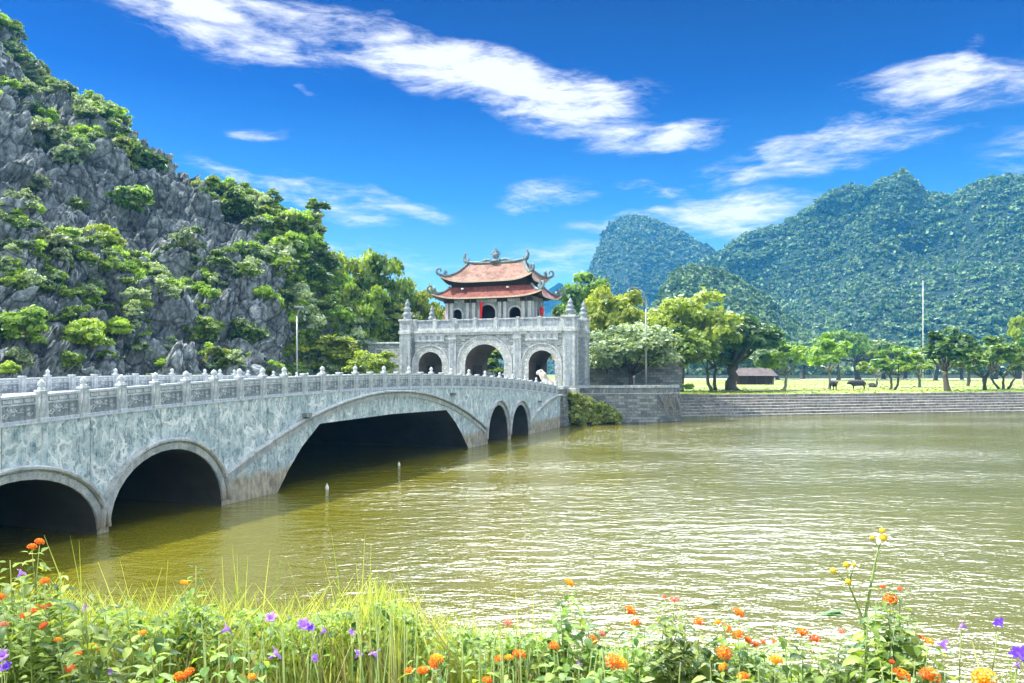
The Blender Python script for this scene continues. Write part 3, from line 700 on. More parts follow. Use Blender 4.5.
# parapet of framed carved panels
def parapet(mb, a, b, z0, along='x', y=0.0, panels=(), th=.2):
    pass
pb = empty('parapet', None, None); pb.parent = gate
def par_run(x0, x1, y, n, axis='x'):
    L = (x1 - x0) / n
    for i in range(n + 1):
        x = x0 + i * L; mb = MB().mat(M['stone_light'])
        if i in (0, n) and False: continue
        if axis == 'x': mb.box(x - .16, x + .16, y - .17, y + .17, ZT + .14, PT - .05, ch=.02).box(x - .2, x + .2, y - .2, y + .2, PT - .05, PT + .1, ch=.03)
        else: mb.box(y - .17, y + .17, x - .16, x + .16, ZT + .14, PT - .05, ch=.02).box(y - .2, y + .2, x - .2, x + .2, PT - .05, PT + .1, ch=.03)
        mb.build('parapet_post', None, pb)
    for i in range(n):
        a = x0 + i * L + .16; b = a + L - .32; mb = MB()
        def B(m, p, q, e, z0, z1):
            mb.mat(m)
            if axis == 'x': mb.box(p, q, y - e, y + e, z0, z1)
            else: mb.box(y - e, y + e, p, q, z0, z1)
        B(M['stone_blue'], a, b, .06, ZT + .16, PT - .08); B(M['stone_light'], a, b, .13, PT - .16, PT - .02); B(M['stone_light'], a, b, .12, ZT + .142, ZT + .3)
        B(M['stone_light'], a, a + .14, .1, ZT + .302, PT - .162); B(M['stone_light'], b - .14, b, .1, ZT + .302, PT - .162)
        mb.build('parapet_panel', None, pb)
par_run(-HW + .95, HW - .95, -.05, 7); par_run(.95, DEP - 1.2, HW - .65, 2, 'y'); par_run(-HW + .95, HW - .95, DEP - .2, 7)
# upper storey
M['stone_upper'] = stone('stone_upper', (.15, .20, .20), (.38, .44, .43), 1.5)
UX = 5.45; UC = -.15; UY0, UY1 = .95, 5.3; UZ0 = ZT + .1; UZ1 = zz(15.0)
UO = [(UC - 4.05, .62, zz(12.0), zz(13.0), .6), (UC - .1, 1.05, zz(11.3), zz(13.1), .95), (UC + 3.45, .72, zz(11.9), zz(13.0), .7)]
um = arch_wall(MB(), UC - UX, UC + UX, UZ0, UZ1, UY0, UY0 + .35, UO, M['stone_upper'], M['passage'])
um.mat(M['stone_upper']); um.box(UC - UX, UC + UX, UY1 - .35, UY1, UZ0, UZ1); um.box(UC - UX, UC - UX + .35, UY0 + .352, UY1 - .352, UZ0, UZ1)
um.mat(M['wood_dark']).box(UC - UX + .4, UC + UX - .4, UY0 + 1.6, UY0 + 1.7, UZ0, UZ1 - .02)
# right end wall with its own arched window
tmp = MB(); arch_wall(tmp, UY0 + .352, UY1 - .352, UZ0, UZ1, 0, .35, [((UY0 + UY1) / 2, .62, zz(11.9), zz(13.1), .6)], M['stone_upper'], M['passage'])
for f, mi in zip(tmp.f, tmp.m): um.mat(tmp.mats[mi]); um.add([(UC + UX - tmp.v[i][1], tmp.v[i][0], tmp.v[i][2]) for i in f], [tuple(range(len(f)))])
um.build('upper_wall', None, gate)
M['stucco'] = stone('stucco', (.42, .46, .47), (.62, .64, .62), 2.0)
for cx, hw, sl_, sp, rs in UO: ring(cx, hw, sp, rs, .2, UY0 - .07, UY0 + .004, M['stucco'], sl_).build('window_surround', None, gate)
for x in (UC - UX + .1, UC - UX + .75, UC - 2.6, UC - 1.75, UC + 1.6, UC + 2.25, UC + 4.55, UC + UX - .1):
    mb = MB().mat(M['stucco']); mb.box(x - .2, x + .2, UY0 - .28, UY0 - .002, UZ0, zz(14.35), ch=.02); mb.mat(M['wood_dark']).box(x - .3, x + .3, UY0 - .5, UY0 - .003, zz(14.35), zz(14.75)); mb.build('pillar', None, gate)
for yy in (1.2, 2.3, 4.0, 5.0):
    MB().mat(M['stucco']).box(UC + UX + .002, UC + UX + .26, yy - .18, yy + .18, UZ0, zz(14.35), ch=.02).build('pillar', None, gate)
MB().mat(M['stone_light']).box(UC - UX + .02, UC + UX - .02, UY0 - .2, UY0 - .004, zz(14.4), zz(14.7)).build('beam', None, gate)
# roofs
def curl(mb, base, dirx, diry, s=1.0, rad=.11):
    """upturned scroll ornament: leaves along (dirx, diry), rises and curls back"""
    pts = []
    for i in range(15):
        t = i / 14; a = -1.2 + t * 4.9; r = s * (.52 - .30 * t)
        pts.append(Vector((base[0] + dirx * (s * .45 + r * math.cos(a)), base[1] + diry * (s * .45 + r * math.cos(a)), base[2] + s * .62 + r * math.sin(a))))
    pts = [Vector(base)] + pts
    mb.tube(pts, [rad * 1.5 * s] + [rad * s * (1.35 - .8 * i / 15) for i in range(15)], 7)
    for q in (4, 7, 10): p = pts[q]; mb.tube([p, p + Vector((-dirx * .1, -diry * .1, .22)) * s], [rad * .7 * s, .02], 5)
def roof(name, cx, cy, L, D, l, d, ze, zr, lift, mtile, tt=1.5):
    """concave hipped roof: eave half size L x D, top half size l x d"""
    mb = MB().mat(mtile); nt, nu = 12, 28; H = zr - ze
    def pt(side, u, t):
        f = (1 - t) ** tt; up = lift * abs(u) ** 5 * t ** 2.5; ex = .3 * abs(u) ** 6 * t ** 3
        X = l + (L - l) * t; Yv = d + (D - d) * t; z = ze + H * f + up
        if side == 0: return (cx + u * (X + ex), cy - Yv - ex, z)
        if side == 1: return (cx + X + ex, cy + u * (Yv + ex), z)
        if side == 2: return (cx - u * (X + ex), cy + Yv + ex, z)
        return (cx - X - ex, cy - u * (Yv + ex), z)
    for side in range(4):
        vs = [pt(side, -1 + 2 * i / nu, j / nt) for i in range(nu + 1) for j in range(nt + 1)]
        mb.add(vs, [(i * (nt + 1) + j, i * (nt + 1) + j + 1, (i + 1) * (nt + 1) + j + 1, (i + 1) * (nt + 1) + j) for i in range(nu) for j in range(nt)], True)
    ro = mb.build(name, None, gate)
    # eave board and timber underside
    eb = MB()
    for side in range(4):
        e = [Vector(pt(side, -1 + 2 * i / nu, 1)) for i in range(nu + 1)]; vs = []
        for p in e: inn = Vector((cx, cy, p.z)).lerp(p, .985); vs += [p + Vector((0, 0, .03)), p + Vector((0, 0, -.16)), inn + Vector((0, 0, -.2))]
        eb.mat(M['cream']); eb.add(vs, [(3 * i, 3 * i + 1, 3 * i + 4, 3 * i + 3) for i in range(nu)])
        und = []
        for i in range(nu + 1):
            u = -1 + 2 * i / nu
            for t in (1, .72, .45): q = Vector(pt(side, u, t)); k_ = Vector((cx, cy, q.z)).lerp(q, .985) if t == 1 else q; und.append(k_ + Vector((0, 0, -.18 if t == 1 else -.28)))
        eb.mat(M['wood']); eb.add(und, [(3 * i + j, 3 * i + j + 1, 3 * i + 4 + j, 3 * i + 3 + j) for i in range(nu) for j in range(2)])
    eb.build('eaves', None, ro)
    for sx_, sy_ in ((-1, -1), (1, -1), (1, 1), (-1, 1)):
        side = 0 if sy_ < 0 else 2; u = sx_ if side == 0 else -sx_
        pts = [Vector(pt(side, u, j / 12)) + Vector((0, 0, .1)) for j in range(13)]
        hb = MB().mat(M['ornament']); hb.tube(pts, .17, 6, True)
        c_ = pts[-1]; dd = Vector((sx_, sy_)).normalized(); curl(hb, c_ + Vector((-dd.x * .3, -dd.y * .3, 0)), dd.x, dd.y, .8, .15)
        q = pts[9]; curl(hb, q, dd.x, dd.y, .55, .15)
        q = pts[10]; hb.tube([q, q + Vector((0, 0, .6)), q + Vector((dd.x * .15, dd.y * .15, .85))], [.16, .12, .03], 6)
        hb.build('hip_ridge', None, ro)
    return ro
roof('lower_roof', .2, 3.05, 6.75, 3.65, 5.2, 2.3, zz(14.85), zz(16.25), .62, M['tile_red'], 1.25)
MB().mat(M['wood_dark']).box(UC - 4.9, UC + 4.9, 1.1, 5.0, zz(16.1), zz(17.3)).build('attic_wall', None, gate)
ur = roof('upper_roof', 0.0, 3.05, 5.6, 3.15, 3.75, .12, zz(16.85), zz(19.25), .75, M['tile_pink'], 1.28)
rb = MB().mat(M['ornament']); z0 = zz(19.25)
rp = [Vector((x, 3.05, z0 + .12 + .30 * (abs(x) / 3.9) ** 3)) for x in np.linspace(-3.95, 3.95, 21)]
rb.tube(rp, .2, 6, True, 1.5)
for s in (-1, 1):
    rb.tube([(s * 3.6, 3.05, z0 + .2), (s * 4.05, 3.05, z0 + .55), (s * 4.2, 3.05, z0 + 1.0), (s * 4.05, 3.05, z0 + 1.35), (s * 4.15, 3.05, z0 + 1.6)], [.3, .28, .2, .16, .04], 7)
    rb.tube([(s * 3.9, 3.05, z0 + .3), (s * 3.55, 3.05, z0 + .7), (s * 3.6, 3.05, z0 + .95)], [.2, .12, .03], 6)
rb.build('ridge', None, ur)
fb = MB().mat(M['ornament']); fc = (0, 3.05, z0 + .2)
fb.lathe([(.75, 0), (.5, .25), (.22, .35), (.35, .55), (.5, .8), (.35, 1.05), (.16, 1.15), (.1, 1.6), (.02, 1.9)], fc, 10)
for i in range(9):
    a = math.pi * (i + .5) / 9; fb.tube([(fc[0] + .3 * math.cos(a), 3.05, fc[2] + .85 + .3 * math.sin(a)), (fc[0] + .82 * math.cos(a), 3.05, fc[2] + .85 + .82 * math.sin(a))], [.09, .02], 5)
for s in (-1, 1): fb.tube([(fc[0] + s * .4, 3.05, fc[2] + .1), (fc[0] + s * 1.2, 3.05, fc[2] + .32), (fc[0] + s * 1.9, 3.05, fc[2] + .1), (fc[0] + s * 2.6, 3.05, fc[2] + .12)], [.25, .17, .16, .05], 6)
fb.build('finial', None, ur)
for x in (UC - 2.9, UC + 2.9): MB().mat(M['white_paint']).box(x - .13, x + .13, -.2, .05, zz(15.9), zz(16.05)).build('floodlight', None, gate)

def gl(x, y, z=0): p = GC + BV * x + BU * y; return Vector((p.x, p.y, z))
def flag(name, label, base, H, w, h, seed):
    e = empty(name, label, 'flag', base, GRZ, 'red flags on the gatehouse')
    MB().mat(M['grey_metal']).tube([(0, 0, 0), (0, 0, H)], .035, 6).build('flag_pole', None, e)
    n = 10; vs = []; r = random.Random(seed)
    for i in range(n + 1):
        for j in range(7):
            u = i / n; v = j / 6; vs.append((w * v * (1 - .55 * u) + .03 * math.sin(u * 9), .14 * math.sin(v * 5 + u * 3 + seed) * v, H - .08 - h * u - .25 * v * (1 - u)))
    mb = MB().mat(M['red_cloth']); mb.add(vs, [(i * 7 + j, i * 7 + j + 1, (i + 1) * 7 + j + 1, (i + 1) * 7 + j) for i in range(n) for j in range(6)], True)
    mb.build('flag_cloth', None, e)
flag('flag', 'red flag hanging limp in front of the middle upper window of the gatehouse', gl(-.9, .1, ZT + GZ + .15), 3.4, .42, 2.5, 1)
flag('flag', 'red flag at the right end of the upper storey under the eaves', gl(5.9, 2.4, ZT + GZ + .15), 2.7, .5, 1.6, 2)
flag('flag', 'red flag near the stone pinnacle at the left of the gatehouse terrace', gl(-8.2, 5.6, ZT + GZ + .15), 2.7, .6, 1.7, 3)

# side walls running off the gatehouse
lw = empty('boundary_wall', 'grey stone wall with coping running left from the gatehouse to a pinnacled post', 'wall', gl(-HW - .75, 1.3, 3.55), GRZ)
MB().mat(M['wall_brick']).box(-6.6, 0, 0, .5, 0, 6.0).build('wall_body', None, lw)
MB().mat(M['stone_light']).box(-6.6, 0, -.14, .64, 6.002, 6.22, ch=.05).build('coping', None, lw)
mb = MB().mat(M['stone_blue']); mb.box(-7.7, -6.6, -.3, .8, 0, 6.5, ch=.04).box(-7.85, -6.45, -.45, .95, 6.3, 6.55, ch=.04)
mb.lathe([(.5, 6.55), (.42, 6.75), (.6, 6.95), (.42, 7.15), (.3, 7.3), (.42, 7.5), (.3, 7.7), (.36, 7.95), (.2, 8.2), (.04, 8.5)], (-7.15, .25, 0), 10); mb.build('end_post', None, lw)
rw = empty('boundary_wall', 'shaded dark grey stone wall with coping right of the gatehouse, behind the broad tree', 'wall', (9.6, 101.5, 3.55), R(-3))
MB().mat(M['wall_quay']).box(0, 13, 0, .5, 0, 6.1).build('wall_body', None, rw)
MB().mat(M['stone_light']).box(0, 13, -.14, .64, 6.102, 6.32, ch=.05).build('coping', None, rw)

# painted screen wall seen through the right arch
sc_ = empty('painted_screen', 'painted screen wall with teal scene and orange top seen through the right arch', 'screen wall', gl(5.0, 24, 3.55), GRZ)
def teal():
    m, t, p, _ = new_mat('painted_scene'); c = coords(t); n = t.noise(c, 1.6, 6, .7, 1)
    t.put(p.inputs['Base Color'], t.ramp(n, [(.3, (.03, .22, .24)), (.45, (.15, .45, .42)), (.55, (.55, .62, .5)), (.7, (.10, .30, .14))])); return m
MB().mat(teal()).box(-4, 7, 0, .4, 0, 4.2).build('screen_panel', None, sc_)
M['orange'] = plain('orange_tile', (.62, .26, .06), .8, .25, 3)
MB().mat(M['orange']).box(-4.3, 7.3, -.4, .8, 4.2, 4.9, ch=.3).build('screen_roof', None, sc_)
# stone lion on a pedestal by the right arch
li = empty('lion_statue', 'pale seated stone lion facing left on a pedestal by the right arch of the gatehouse', 'statue', gl(8.5, -3.2, 3.0), GRZ)
MB().mat(M['stone_warm']).box(-1.05, 1.1, -.55, .55, 0, .95, ch=.05).box(-1.2, 1.25, -.7, .7, 0, .3, ch=.05).box(-1.15, 1.2, -.65, .65, .95, 1.1, ch=.03).build('pedestal', None, li)
def skin(name, pts, edges, rad, mat, parent=None, sub=2, label=None):
    me = bpy.data.meshes.new(name); me.from_pydata([tuple(p) for p in pts], edges, []); me.materials.append(mat)
    o = link(name, me, parent); md = o.modifiers.new('skin', 'SKIN'); md.use_smooth_shade = True
    for i, v in enumerate(me.skin_vertices[0].data if me.skin_vertices else []): v.radius = rad[i] if isinstance(rad[i], tuple) else (rad[i], rad[i])
    if not me.skin_vertices:
        pass
    else: me.skin_vertices[0].data[0].use_root = True
    s2 = o.modifiers.new('smooth', 'SUBSURF'); s2.levels = sub; s2.render_levels = sub
    return o
def skin2(name, pts, edges, rad, mat, parent=None, sub=2):
    me = bpy.data.meshes.new(name); me.from_pydata([tuple(p) for p in pts], edges, []); me.materials.append(mat)
    o = link(name, me, parent); o.modifiers.new('skin', 'SKIN').use_smooth_shade = True
    lay = me.skin_vertices[0].data
    for i, r_ in enumerate(rad): lay[i].radius = (r_, r_) if not isinstance(r_, tuple) else r_
    lay[0].use_root = True
    s2 = o.modifiers.new('smooth', 'SUBSURF'); s2.levels = sub; s2.render_levels = sub
    return o
lm = MB().mat(M['stone_warm'])
def lathe_path(mb, pts, n=10): mb.tube([p[:3] for p in pts], [p[3] for p in pts], n)
lathe_path(lm, [(.75, 0, 1.12, .3), (.7, 0, 1.4, .52), (.45, 0, 1.75, .56), (.1, 0, 2.1, .52), (-.2, 0, 2.5, .46), (-.4, 0, 2.85, .44), (-.55, 0, 3.15, .42), (-.75, 0, 3.3, .38), (-.95, 0, 3.25, .3), (-1.15, 0, 3.1, .22), (-1.22, 0, 3.05, .1)], 12)
for s in (-1, 1):
    lathe_path(lm, [(-.1, s * .3, 2.2, .26), (-.4, s * .34, 1.8, .2), (-.5, s * .34, 1.35, .15), (-.55, s * .34, 1.12, .17), (-.8, s * .34, 1.12, .12)], 8)
    lathe_path(lm, [(.6, s * .42, 1.5, .34), (.2, s * .5, 1.5, .26), (-.05, s * .5, 1.2, .16), (-.3, s * .5, 1.14, .1)], 8)
    lathe_path(lm, [(-.6, s * .3, 3.4, .12), (-.6, s * .36, 3.65, .04)], 6)
for q in range(7):
    a = q * .45 - 1.3; lathe_path(lm, [(-.35 + .1 * math.cos(a), .3 * math.sin(a), 3.2, .16), (-.15 + .1 * math.cos(a), .48 * math.sin(a), 2.9, .14), (-.1, .5 * math.sin(a), 2.6, .05)], 6)
lathe_path(lm, [(1.0, 0, 1.25, .16), (1.25, 0, 1.7, .15), (1.1, 0, 2.15, .17), (.85, 0, 2.35, .05)], 8)
lm.build('lion_body', None, li); li.scale = (.9, .9, .9)

# ---- quay wall right of the bridge
qp = [(5.6, 83.6), (7.0, 88.8), (9.0, 90.0), (17.2, 90.6), (20.6, 93.6), (21.8, 101.0), (22.4, 103)]
qw = empty('quay_wall', 'weathered stone quay wall with thick coping along the lake right of the bridge', 'wall', (0, 0, 0))
def run_wall(pts, z0, z1, th, mat, name, parent, batter=0.0, ch=0):
    mb = MB().mat(mat); n = len(pts); L = []; Rr = []
    for i in range(n):
        d = (Vector(pts[min(i + 1, n - 1)]) - Vector(pts[max(i - 1, 0)])).normalized(); nn_ = Vector((d.y, -d.x)); L.append(Vector(pts[i]) + nn_ * batter); Rr.append(Vector(pts[i]) - nn_ * th)
        Lt = Vector(pts[i])
    vs = []
    for i in range(n): vs += [(L[i].x, L[i].y, z0), (pts[i][0], pts[i][1], z1), (Rr[i].x, Rr[i].y, z1), (Rr[i].x, Rr[i].y, z0)]
    mb.add(vs, [(4 * i + j, 4 * (i + 1) + j, 4 * (i + 1) + (j + 1) % 4, 4 * i + (j + 1) % 4) for i in range(n - 1) for j in range(4)] + [(0, 1, 2, 3), tuple(4 * (n - 1) + j for j in (3, 2, 1, 0))])
    return mb.build(name, None, parent)
run_wall(qp, -1, 3.5, .8, M['wall_quay'], 'wall_face', qw, .35)
o2 = lambda d: [(x + d * (.4 if y > 95 else .1), y - d) for x, y in qp]
run_wall(o2(.0), 3.502, 4.1, .7, M['stone_dark'], 'parapet', qw)
run_wall(o2(.16), 4.102, 4.42, 1.0, M['stone_light'], 'coping', qw)
run_wall(o2(.12), 3.38, 3.5, .3, M['stone_light'], 'ledge', qw)
# tangled pale roots hanging over the quay corner
rt = MB().mat(M['bark_pale']); r = random.Random(5)
for i in range(9):
    x = 17.6 + i * .36; y = 90.6 + max(0, (x - 17.2)) * .88 - .35
    p = [Vector((x, y, 3.3))]
    for q in range(6): p.append(p[-1] + Vector((r.uniform(.0, .35), r.uniform(-.12, .02), -.48)))
    rt.tube(p, [.07, .09, .08, .08, .06, .05, .03], 5)
tag(rt.build('hanging_roots'), 'pale bare roots hanging over the corner of the quay wall down to the water', 'roots')
# ---- stone steps
st_ = empty('stone_steps', 'long weathered stone steps leading from the lawn down to the lake', 'steps', (0, 0, 0))
m, t, p, _ = new_mat('step_stone'); c = geo(t)
n_ = t.ramp(t.noise(t.mapping(c, (.35, .35, 2.5)), 1.4, 8, .72), [(.34, 0), (.64, 1)])
t.put(p.inputs['Base Color'], t.mix(n_, (.14, .115, .08), (.46, .41, .32))); p.inputs['Roughness'].default_value = .9; t.put(p.inputs['Normal'], t.bump(n_, .5, .05)); M['step'] = m
for i in range(NS + 1):
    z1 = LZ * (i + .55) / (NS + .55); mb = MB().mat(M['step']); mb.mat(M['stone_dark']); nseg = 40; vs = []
    for q in range(nseg + 1):
        a = S0 + (S1 - S0) * (q / nseg) + snv * (i * RUN) + snv * (.07 * math.sin(q * 1.7 + i * 2.1)); b = a + snv * (RUN * 1.02 if i < NS else .6)
        zj = z1 + .03 * math.sin(q * 2.3 + i) + (.06 if i == NS else 0)
        vs += [(a.x, a.y, z1 - 1.2 if i else -1), (a.x, a.y, zj - .03), (a.x + snv.x * .04, a.y + snv.y * .04, zj), (b.x, b.y, zj - .01)]
    mb.add(vs, [(4 * q + j, 4 * (q + 1) + j, 4 * (q + 1) + j + 1, 4 * q + j + 1) for q in range(nseg) for j in range(3)]); mb.m = [1 if ii % 3 == 0 else 0 for ii in range(len(mb.f))]; mb.build('step', None, st_)  # risers in darker stone: shade below each tread put into the colour

# ---- street lamps
def lamp(label, base, H, arm, r0=.13):
    e = empty('street_lamp', label, 'street lamp', base)
    mb = MB().mat(M['grey_metal']); mb.tube([(0, 0, 0), (0, 0, .9)], r0 * 1.5, 10); mb.tube([(0, 0, .9), (0, 0, H * .9)], [r0, r0 * .62], 10)
    mb.tube([(0, 0, H * .9), (arm * .25, 0, H * .96), (arm, 0, H)], [r0 * .62, r0 * .5, r0 * .4], 8); mb.build('lamp_post', None, e)
    MB().mat(M['stone_dark']).box(arm - .75, arm + .15, -.2, .2, H - .06, H + .14, ch=.05).build('lamp_head', None, e); return e
b = at(646, 384, 92.3); lamp('tall slim lamp post standing on the quay right of the gatehouse', (b.x, b.y, 3.55), 12.6, -1.1)
b = at(297, 380, 76); l2 = lamp('lamp post standing behind the bridge balustrade in front of the limestone hill', (b.x, b.y, 3.55), 8.9, .5, .1)
b = at(634, 384, 93.2); MB_ = MB().mat(M['grey_metal']).tube([(0, 0, 0), (0, 0, 1.7)], .06, 6); MB_.lathe([(.14, 1.7), (.2, 1.85), (.05, 2.05)], n=8)
tag(MB_.build('garden_light', None, None, (b.x, b.y, 3.55)), 'short thin light post on the quay left of the tall lamp', 'light post')
# white mast on the lawn with guys
b = at(923, 384, 190)
e = empty('mast', 'very tall thin white mast with guy wires standing on the lawn', 'mast', (b.x, b.y, LZ))
MB().mat(M['white_paint']).tube([(0, 0, 0), (0, 0, 26.2)], [.11, .06], 8).build('mast_pole', None, e)
for i in range(4):
    a = math.pi / 4 + i * math.pi / 2; MB().mat(M['white_paint']).tube([(.1 * math.cos(a), .1 * math.sin(a), 9), (3 * math.cos(a), 3 * math.sin(a), .0)], .02, 5).build('guy_wire', None, e)
# pavilion on the lawn
b = at(756, 377, 200)
pv = empty('pavilion', 'low open pavilion with brown tile roof and white walls behind the dark trees', 'pavilion', (b.x, b.y, LZ), R(-8))
MB().mat(M['wood']).box(-4.6, 4.6, 1.6, 4.6, 0, 2.3).build('wall', None, pv)
for x in (-4.4, -2.2, 0, 2.2, 4.4): MB().mat(M['wood']).tube([(x, -.3, 0), (x, -.3, 2.4)], .12, 8).build('column', None, pv)
M['tile_brown'] = tiles('tile_brown', (.09, .07, .065), (.20, .16, .15))
mb = MB().mat(M['tile_brown']); mb.add([(-5.4, -1.1, 2.3), (5.4, -1.1, 2.3), (4, 2, 4.4), (-4, 2, 4.4), (5.4, 5.1, 2.3), (-5.4, 5.1, 2.3)], [(0, 1, 2, 3), (1, 4, 2), (4, 5, 3, 2), (5, 0, 3), (0, 5, 4, 1)]); mb.build('roof', None, pv)
# low wall at the far side of the road
fw = MB().mat(M['stone_dark']).box(0, 480, 0, .6, 0, 1.5).box(0, 480, -.1, .7, 1.5, 1.75)
fo = fw.build('roadside_wall', None, None, (70, 398, LZ)); fo.rotation_euler = (0, 0, R(2.2)); tag(fo, 'long low dark wall along the far edge of the lawn below the mountains', 'wall')
# ---- floats and a hose on the steps
def buoy(px, py, Y, label, s=1.0):
    e = at(px, py, Y); mb = MB().mat(M['white_paint']); mb.lathe([(.05, -.1), (.15, 0), (.17, .18), (.13, .34), (.05, .42), (.05, .52), (.02, .56)], n=12)
    o = mb.build('float', None, None, (e.x, e.y, 0)); o.scale = (s,) * 3; tag(o, label, 'float', 'white floats on the water')
buoy(327, 489.5, 38.8, 'white float on the water in the shadow of the widest arch, nearest the camera', .55)
buoy(399, 466, 48.5, 'small white float lying low near the middle of the widest arch opening', .5)
buoy(465, 447, 60.8, 'white float beside the right foot of the widest arch', .8)
b = at(715, 603, 19.6); o = MB().mat(M['leaf_dark']).add([(-.12, 0, .01), (0, -.05, .035), (.13, .01, .015), (.02, .06, .03)], [(0, 1, 2, 3)]).build('floating_leaf', None, None, (b.x, b.y, .01)); tag(o, 'small dark leaf floating alone on the bright water', 'leaf')
mb = MB().mat(M['bark_pale'])
def hz(x, y): s = (Vector((x, y)) - S0).dot(snv) / RUN; return max(0.05, LZ * (min(NS, max(0, math.floor(s))) + .55) / (NS + .55)) + .07
for loop_ in ([(25.0, 106.3), (27.5, 107.6), (30, 107.4), (30.8, 106.4), (29.6, 105.7), (27.5, 105.0)], [(30.4, 104.8), (28.2, 103.9), (26.3, 103.3), (25.6, 103.6), (25.9, 104.6), (26.9, 105.6)]):
    P_ = []
    for i in range(len(loop_) - 1):
        for q in range(8): f_ = q / 8; x = loop_[i][0] * (1 - f_) + loop_[i + 1][0] * f_; y = loop_[i][1] * (1 - f_) + loop_[i + 1][1] * f_; P_.append(Vector((x, y, hz(x, y))))
    mb.tube(P_, .07, 6)
tag(mb.build('hose'), 'pale hose lying in loops on the left end of the stone steps', 'hose')
# ---- buffaloes
def buffalo(label, loc, rz, lying=False, dark=True):
    e = empty('water_buffalo', label, 'water buffalo', loc, rz, 'water buffaloes on the lawn'); e.scale = (1.1, 1.1, 1.22); dz = -.75 if lying else 0
    P = [(.0, 0, 1.05), (.75, 0, 1.08), (1.2, 0, 1.15), (1.55, 0, 1.12), (1.85, 0, .92), (-.7, 0, 1.1), (-1.1, 0, 1.05), (-1.28, 0, .95)]
    E = [(0, 1), (1, 2), (2, 3), (3, 4), (0, 5), (5, 6), (6, 7)]; Rd = [.50, .46, .34, .24, .14, .49, .36, .16]
    legs = [(.75, .2), (.75, -.2), (-.95, .2), (-.95, -.2)]
    for i, (x, y) in enumerate(legs):
        b0 = len(P); front = x > 0; st = .12 * (-1) ** i
        if lying: q = [(x, y * 1.2, .85), (x + .15, y * 1.7, .9), (x + .4, y * 1.9, .85)]
        elif front: q = [(x, y, .75), (x + st, y, .42), (x + st * .6, y, .06)]
        else: q = [(x, y, .78), (x - .12 + st, y, .48), (x - .02 + st, y, .06)]
        P += q; Rd += [.17, .085, .075]; E += [((1 if front else 6), b0), (b0, b0 + 1), (b0 + 1, b0 + 2)]
    b0 = len(P); P += [(-1.34, 0, .8), (-1.36, 0, .45)]; Rd += [.04, .035]; E += [(7, b0), (b0, b0 + 1)]
    P = [(x, y, z + dz) for x, y, z in P]
    skin2('body', P, E, Rd, M['hide'], e)
    for s in (-1, 1):
        h = MB().mat(M['stone_dark']).tube([(1.55, s * .12, 1.28 + dz), (1.45, s * .42, 1.36 + dz), (1.2, s * .58, 1.46 + dz), (.98, s * .5, 1.6 + dz)], [.06, .055, .04, .012], 7); h.build('horn', None, e)
        MB().mat(M['hide']).tube([(1.5, s * .2, 1.15 + dz), (1.42, s * .42, 1.12 + dz)], [.09, .03], 6, True, .5).build('ear', None, e)
b = at(858, 390, 139); buffalo('dark water buffalo standing side on, facing left, on the open lawn', (b.x, b.y, LZ), R(180))
b = at(833.5, 390.5, 137); buffalo('dark water buffalo standing head on close to the leaning tree on the lawn', (b.x, b.y, LZ), R(262))
b = at(872, 386, 165); buffalo('dark water buffalo lying down beside the slender yellow green tree', (b.x, b.y, LZ), R(78), True)
# ================================================================ foliage
def leaf_cloud(centers, radii, n, size, rg, shell=.55, flat=.8, aspect=1.7):
    """n leaf quads spread in the outer part of many small clumps -> V, F, tone"""
    centers = np.asarray(centers, float); radii = np.asarray(radii, float)
    wgt = radii ** 2; wgt /= wgt.sum(); idx = rg.choice(len(centers), n, p=wgt)
    d = rg.normal(size=(n, 3)); d /= np.linalg.norm(d, axis=1, keepdims=True)
    d[:, 2] = np.where(d[:, 2] < -.25, -d[:, 2] * .6, d[:, 2])
    rad = radii[idx] * (shell + (1 - shell) * rg.random(n) ** .5) * (1 + .18 * rg.normal(size=n))
    P = centers[idx] + d * rad[:, None] * np.array([1, 1, flat])
    nrm = d + rg.normal(size=(n, 3)) * .6 + np.array([0, 0, .35]); nrm /= np.linalg.norm(nrm, axis=1, keepdims=True)
    a = np.cross(nrm, rg.normal(size=(n, 3))); a /= np.linalg.norm(a, axis=1, keepdims=True) + 1e-9; b = np.cross(nrm, a)
    s = size * (.6 + .8 * rg.random(n)); l = s * aspect / 2; w_ = s / 2
    V = np.empty((n, 4, 3)); dn = nrm * (s * .22)[:, None]
    V[:, 0] = P - a * l[:, None]; V[:, 1] = P + b * w_[:, None] - dn; V[:, 2] = P + a * l[:, None] - dn * .5; V[:, 3] = P - b * w_[:, None] + dn
    ct = rg.random(len(centers)); tone = np.clip(ct[idx] * .75 + rg.normal(size=n) * .16 + .12, 0, 1)
    return V.reshape(-1, 3), np.arange(n * 4).reshape(n, 4), np.repeat(tone, 4)
def crown_clumps(rg, n, rx, rz, cz, inner=.35, top=1.0, low=-.78):
    """clump centres inside a lumpy crown"""
    C = []; Rr = []
    lob = rg.normal(size=(7, 3)); lob /= np.linalg.norm(lob, axis=1, keepdims=True); la = rg.uniform(-.28, .28, 7)
    while len(C) < n:
        d = rg.normal(size=3); d /= np.linalg.norm(d)
        if d[2] < low: continue
        k = 1 + sum(a * max(0, float(d @ l)) ** 2 for a, l in zip(la, lob))
        r = (inner + (1 - inner) * rg.random() ** .6) * k * .86
        C.append((d[0] * r * rx, d[1] * r * rx, cz + d[2] * r * rz * (top if d[2] > 0 else .8))); Rr.append(rx * rg.uniform(.15, .30))
    return np.array(C), np.array(Rr)
